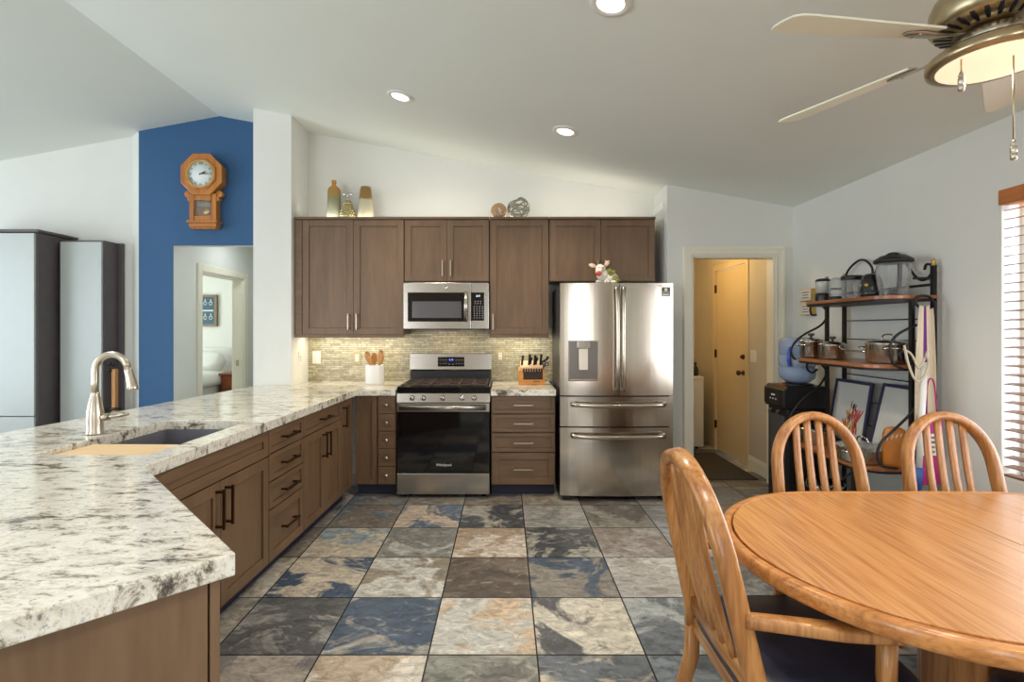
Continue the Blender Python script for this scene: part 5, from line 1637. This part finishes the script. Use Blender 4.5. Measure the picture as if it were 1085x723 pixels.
part('bag_panel', MB().box(bx0, bx1, yb0, yb1, .68, .80), M_white, t, bev=.004)
part('magenta_bottom', MB().box(bx0, bx1, yb0, yb1, .52, .679), M_mag, t, bev=.004)
part('magenta_top', MB().box(bx0, bx1, yb0, yb1, .801, .90), M_mag, t, bev=.004)
mb = MB()
for i in range(4):
    for k in range(3): mb.box(bx0+.012+k*.03, bx0+.034+k*.03, yb0-.001, yb0+.001, .695+i*.026, .708+i*.026)
part('print_blocks', mb, plain('print_grey', (120, 126, 110), .6, vary=.4, scale=80), t)
mb = MB().tube(smooth_path([(bx0+.02, 2.79, .90), (2.31, 2.79, 1.06), (2.33, 2.79, 1.10), (2.35, 2.79, 1.06), (bx1-.02, 2.79, .90)], 5), .004, 8)
part('bag_handle', mb, M_mag, t)

# --- plaques on the dining wall
for k, zz in enumerate((1.60, 1.485)):
    t = thing('wall_plaque', ['upper of two small white plaques in gilt frames on the wall behind the rack', 'lower of two small white plaques in gilt frames, just under the top shelf'][k], 'plaque', (2.48, 4.17, zz))
    part('block', MB().box(2.458, 2.499, 4.095, 4.25, zz, zz+.10), M_gold, t, bev=.002)
    part('panel', MB().box(2.4565, 2.459, 4.10, 4.245, zz+.006, zz+.094), M_paper, t)
    mb = MB()
    for i in range(3): mb.box(2.456, 2.457, 4.125+.008*(i % 2), 4.222-.01*(i % 2), zz+.022+i*.022, zz+.031+i*.022)
    part('lettering', mb, plain('lettering_grey', (120, 116, 108), .7, vary=.5, scale=160), t)

# ================================================================== CEILING FAN
FX, FY, FZ = 1.462, 1.529, 2.235
fzc = zc(FX)
fan = thing('ceiling_fan', 'five-blade ceiling fan with a round light over the dining table', 'ceiling fan', (FX, FY, 2.166))
part('canopy', MB().lathe([(.07, -.0), (.072, .02), (.066, .05), (.03, .085), (.014, .10)], (FX, FY, fzc+.02), 28, (0, 0, -1)), M_brass, fan)
part('downrod', MB().tube([(FX, FY, 2.42), (FX, FY, fzc-.05)], .0135, 12), M_brass, fan)
mt = part('motor_housing', MB().lathe([(.06, 0), (.095, .010), (.140, .024), (.152, .042), (.150, .09), (.140, .115), (.095, .150), (.045, .165), (.03, .19), (.001, .19)], (FX, FY, 2.262), 40), M_brass, fan)
mb = MB()
for k in range(26):
    a = 2*PI*k/26; d = Vector((math.cos(a), math.sin(a), 0)); s = Vector((-d.y, d.x, 0)); o = Vector((FX, FY, 0))
    mb.sweep([o+d*.092+Vector((0, 0, 2.2705)), o+d*.114+Vector((0, 0, 2.2775)), o+d*.137+Vector((0, 0, 2.2842))], [.004, .0075, .005], .0022, (0, 0, 1), 8)
part('vent_slots', mb, M_iron, mt)
part('switch_housing', MB().lathe([(.075, 0), (.09, .006), (.09, .042), (.07, .05)], (FX, FY, 2.213), 36), M_nickel, fan)
ring = part('light_ring', MB().lathe([(.144, 0), (.157, .002), (.160, .012), (.157, .030), (.140, .042), (.095, .048), (.001, .048)], (FX, FY, 2.168), 48), M_brass, fan)
part('lens', MB().lathe([(.001, -.018), (.05, -.016), (.095, -.010), (.130, -.002), (.1435, .006), (.1435, .012), (.001, .012)], (FX, FY, 2.168), 48), M_lens, fan)
for k in range(5):
    a = R(186-72*k); d = Vector((math.cos(a), math.sin(a), 0)); wv = Vector((0, 0, 1)).cross(d)
    pt = R(13); nrm = Vector((0, 0, 1))*math.cos(pt)+wv*math.sin(pt); wd_ = wv*math.cos(pt)-Vector((0, 0, 1))*math.sin(pt)
    o = Vector((FX, FY, FZ+.012)); m = Matrix((( d.x, wd_.x, nrm.x, o.x), (d.y, wd_.y, nrm.y, o.y), (d.z, wd_.z, nrm.z, o.z), (0, 0, 0, 1)))
    pl = []
    n = 10
    for i in range(n+1): pl.append((.20+(.62-.20)*i/n, .048+.024*(i/n)))
    pl += [(.655, .070), (.676, .055), (.682, .02), (.680, -.03), (.668, -.060), (.645, -.072)]
    for i in range(n+1): pl.append((.62-(.62-.20)*i/n, -.074+.026*(i/n)))
    bl_ = part('blade', MB().add(MB().prism(pl, -.003, .003, 2), m), M_blade, fan, bev=.0015)
    ir = MB().sweep([(.10, 0, .004), (.15, 0, -.004), (.19, 0, -.008), (.25, 0, -.0065), (.285, 0, -.006)], [.014, .012, .022, .030, .012], .0035, (0, 0, 1), 10)
    for sx_ in (-.016, .016): ir.lathe([(.005, -.003), (.005, 0), (.001, .001)], (.25, sx_, -.010), 8)
    part('blade_iron', MB().add(ir, m), M_nickel, bl_)
for px, y0_, y1_, Yc in ((1018.5, 50, 97, 1.50), (1074, 60, 170, 1.46)):
    x = X(px, Yc)
    za, zb_ = min(Z(y0_, Yc), 2.165), Z(y1_, Yc)
    c_ = part('pull_chain', MB().tube([(x, Yc, za+.004), (x, Yc, zb_+.055)], .0022, 6), M_brass, fan)
    part('pull', MB().lathe([(.003, 0), (.008, .003), (.0085, .018), (.006, .021), (.0085, .024), (.0085, .038), (.006, .041), (.008, .045), (.004, .058), (.002, .06)], (x, Yc, zb_), 12), M_nickel, c_)
lm = bpy.data.lights.new('fan_lamp', 'SPOT'); lm.energy = 24; lm.color = (1, .92, .80); lm.spot_size = R(165); lm.spot_blend = .6; lm.shadow_soft_size = .02
lo = bpy.data.objects.new('fan_lamp', lm); COL.objects.link(lo); lo.location = (FX, FY, 2.135)

# ================================================================== RECESSED LIGHTS
tilt = math.atan(SL)
DL = [(-.746, 3.62, 'over the peninsula side of the kitchen floor'), (.436, 3.697, 'in front of the fridge'), (.463, 2.236, 'nearest the camera at the top of the picture')]
for x, y, lb in DL:
    zz = zc(x); nrm = Vector((-SL, 0, -1)).normalized()
    t = thing('recessed_light', 'round recessed ceiling light '+lb, 'ceiling light', (x, y, zz), 0, 'recessed ceiling lights')
    part('trim_ring', MB().lathe([(.062, 0), (.095, 0), (.092, .006), (.066, .010), (.062, .004)], (x, y, zz), 36, nrm), M_white, t)
    part('lens', MB().lathe([(.062, .001), (.062, .004), (.001, .0045)], (x, y, zz), 30, nrm), M_down, t)
    l = bpy.data.lights.new('downlight', 'SPOT'); l.energy = 55; l.color = (1, .86, .68); l.spot_size = R(125); l.spot_blend = .8; l.shadow_soft_size = .06
    o = bpy.data.objects.new('downlight', l); COL.objects.link(o); o.location = (x-.01, y, zz-.03)
# strips under and above the wall cabinets, and the lamp below the microwave
UC = (1, .90, .66)
area('strip_under_cabinets', (-1.37, 4.66, 1.318), (0, 0, 0), .86, .04, 3.4, UC)
area('strip_under_cabinets', (.12, 4.66, 1.318), (0, 0, 0), .46, .04, 1.9, UC)
area('lamp_under_microwave', (-.51, 4.62, 1.362), (0, 0, 0), .4, .06, 1.2, (1, .8, .55))
area('strip_above_cabinets', (-.26, 4.58, ZT+.03), (R(155), 0, 0), 3.0, .04, 4.2, (1, .92, .78))
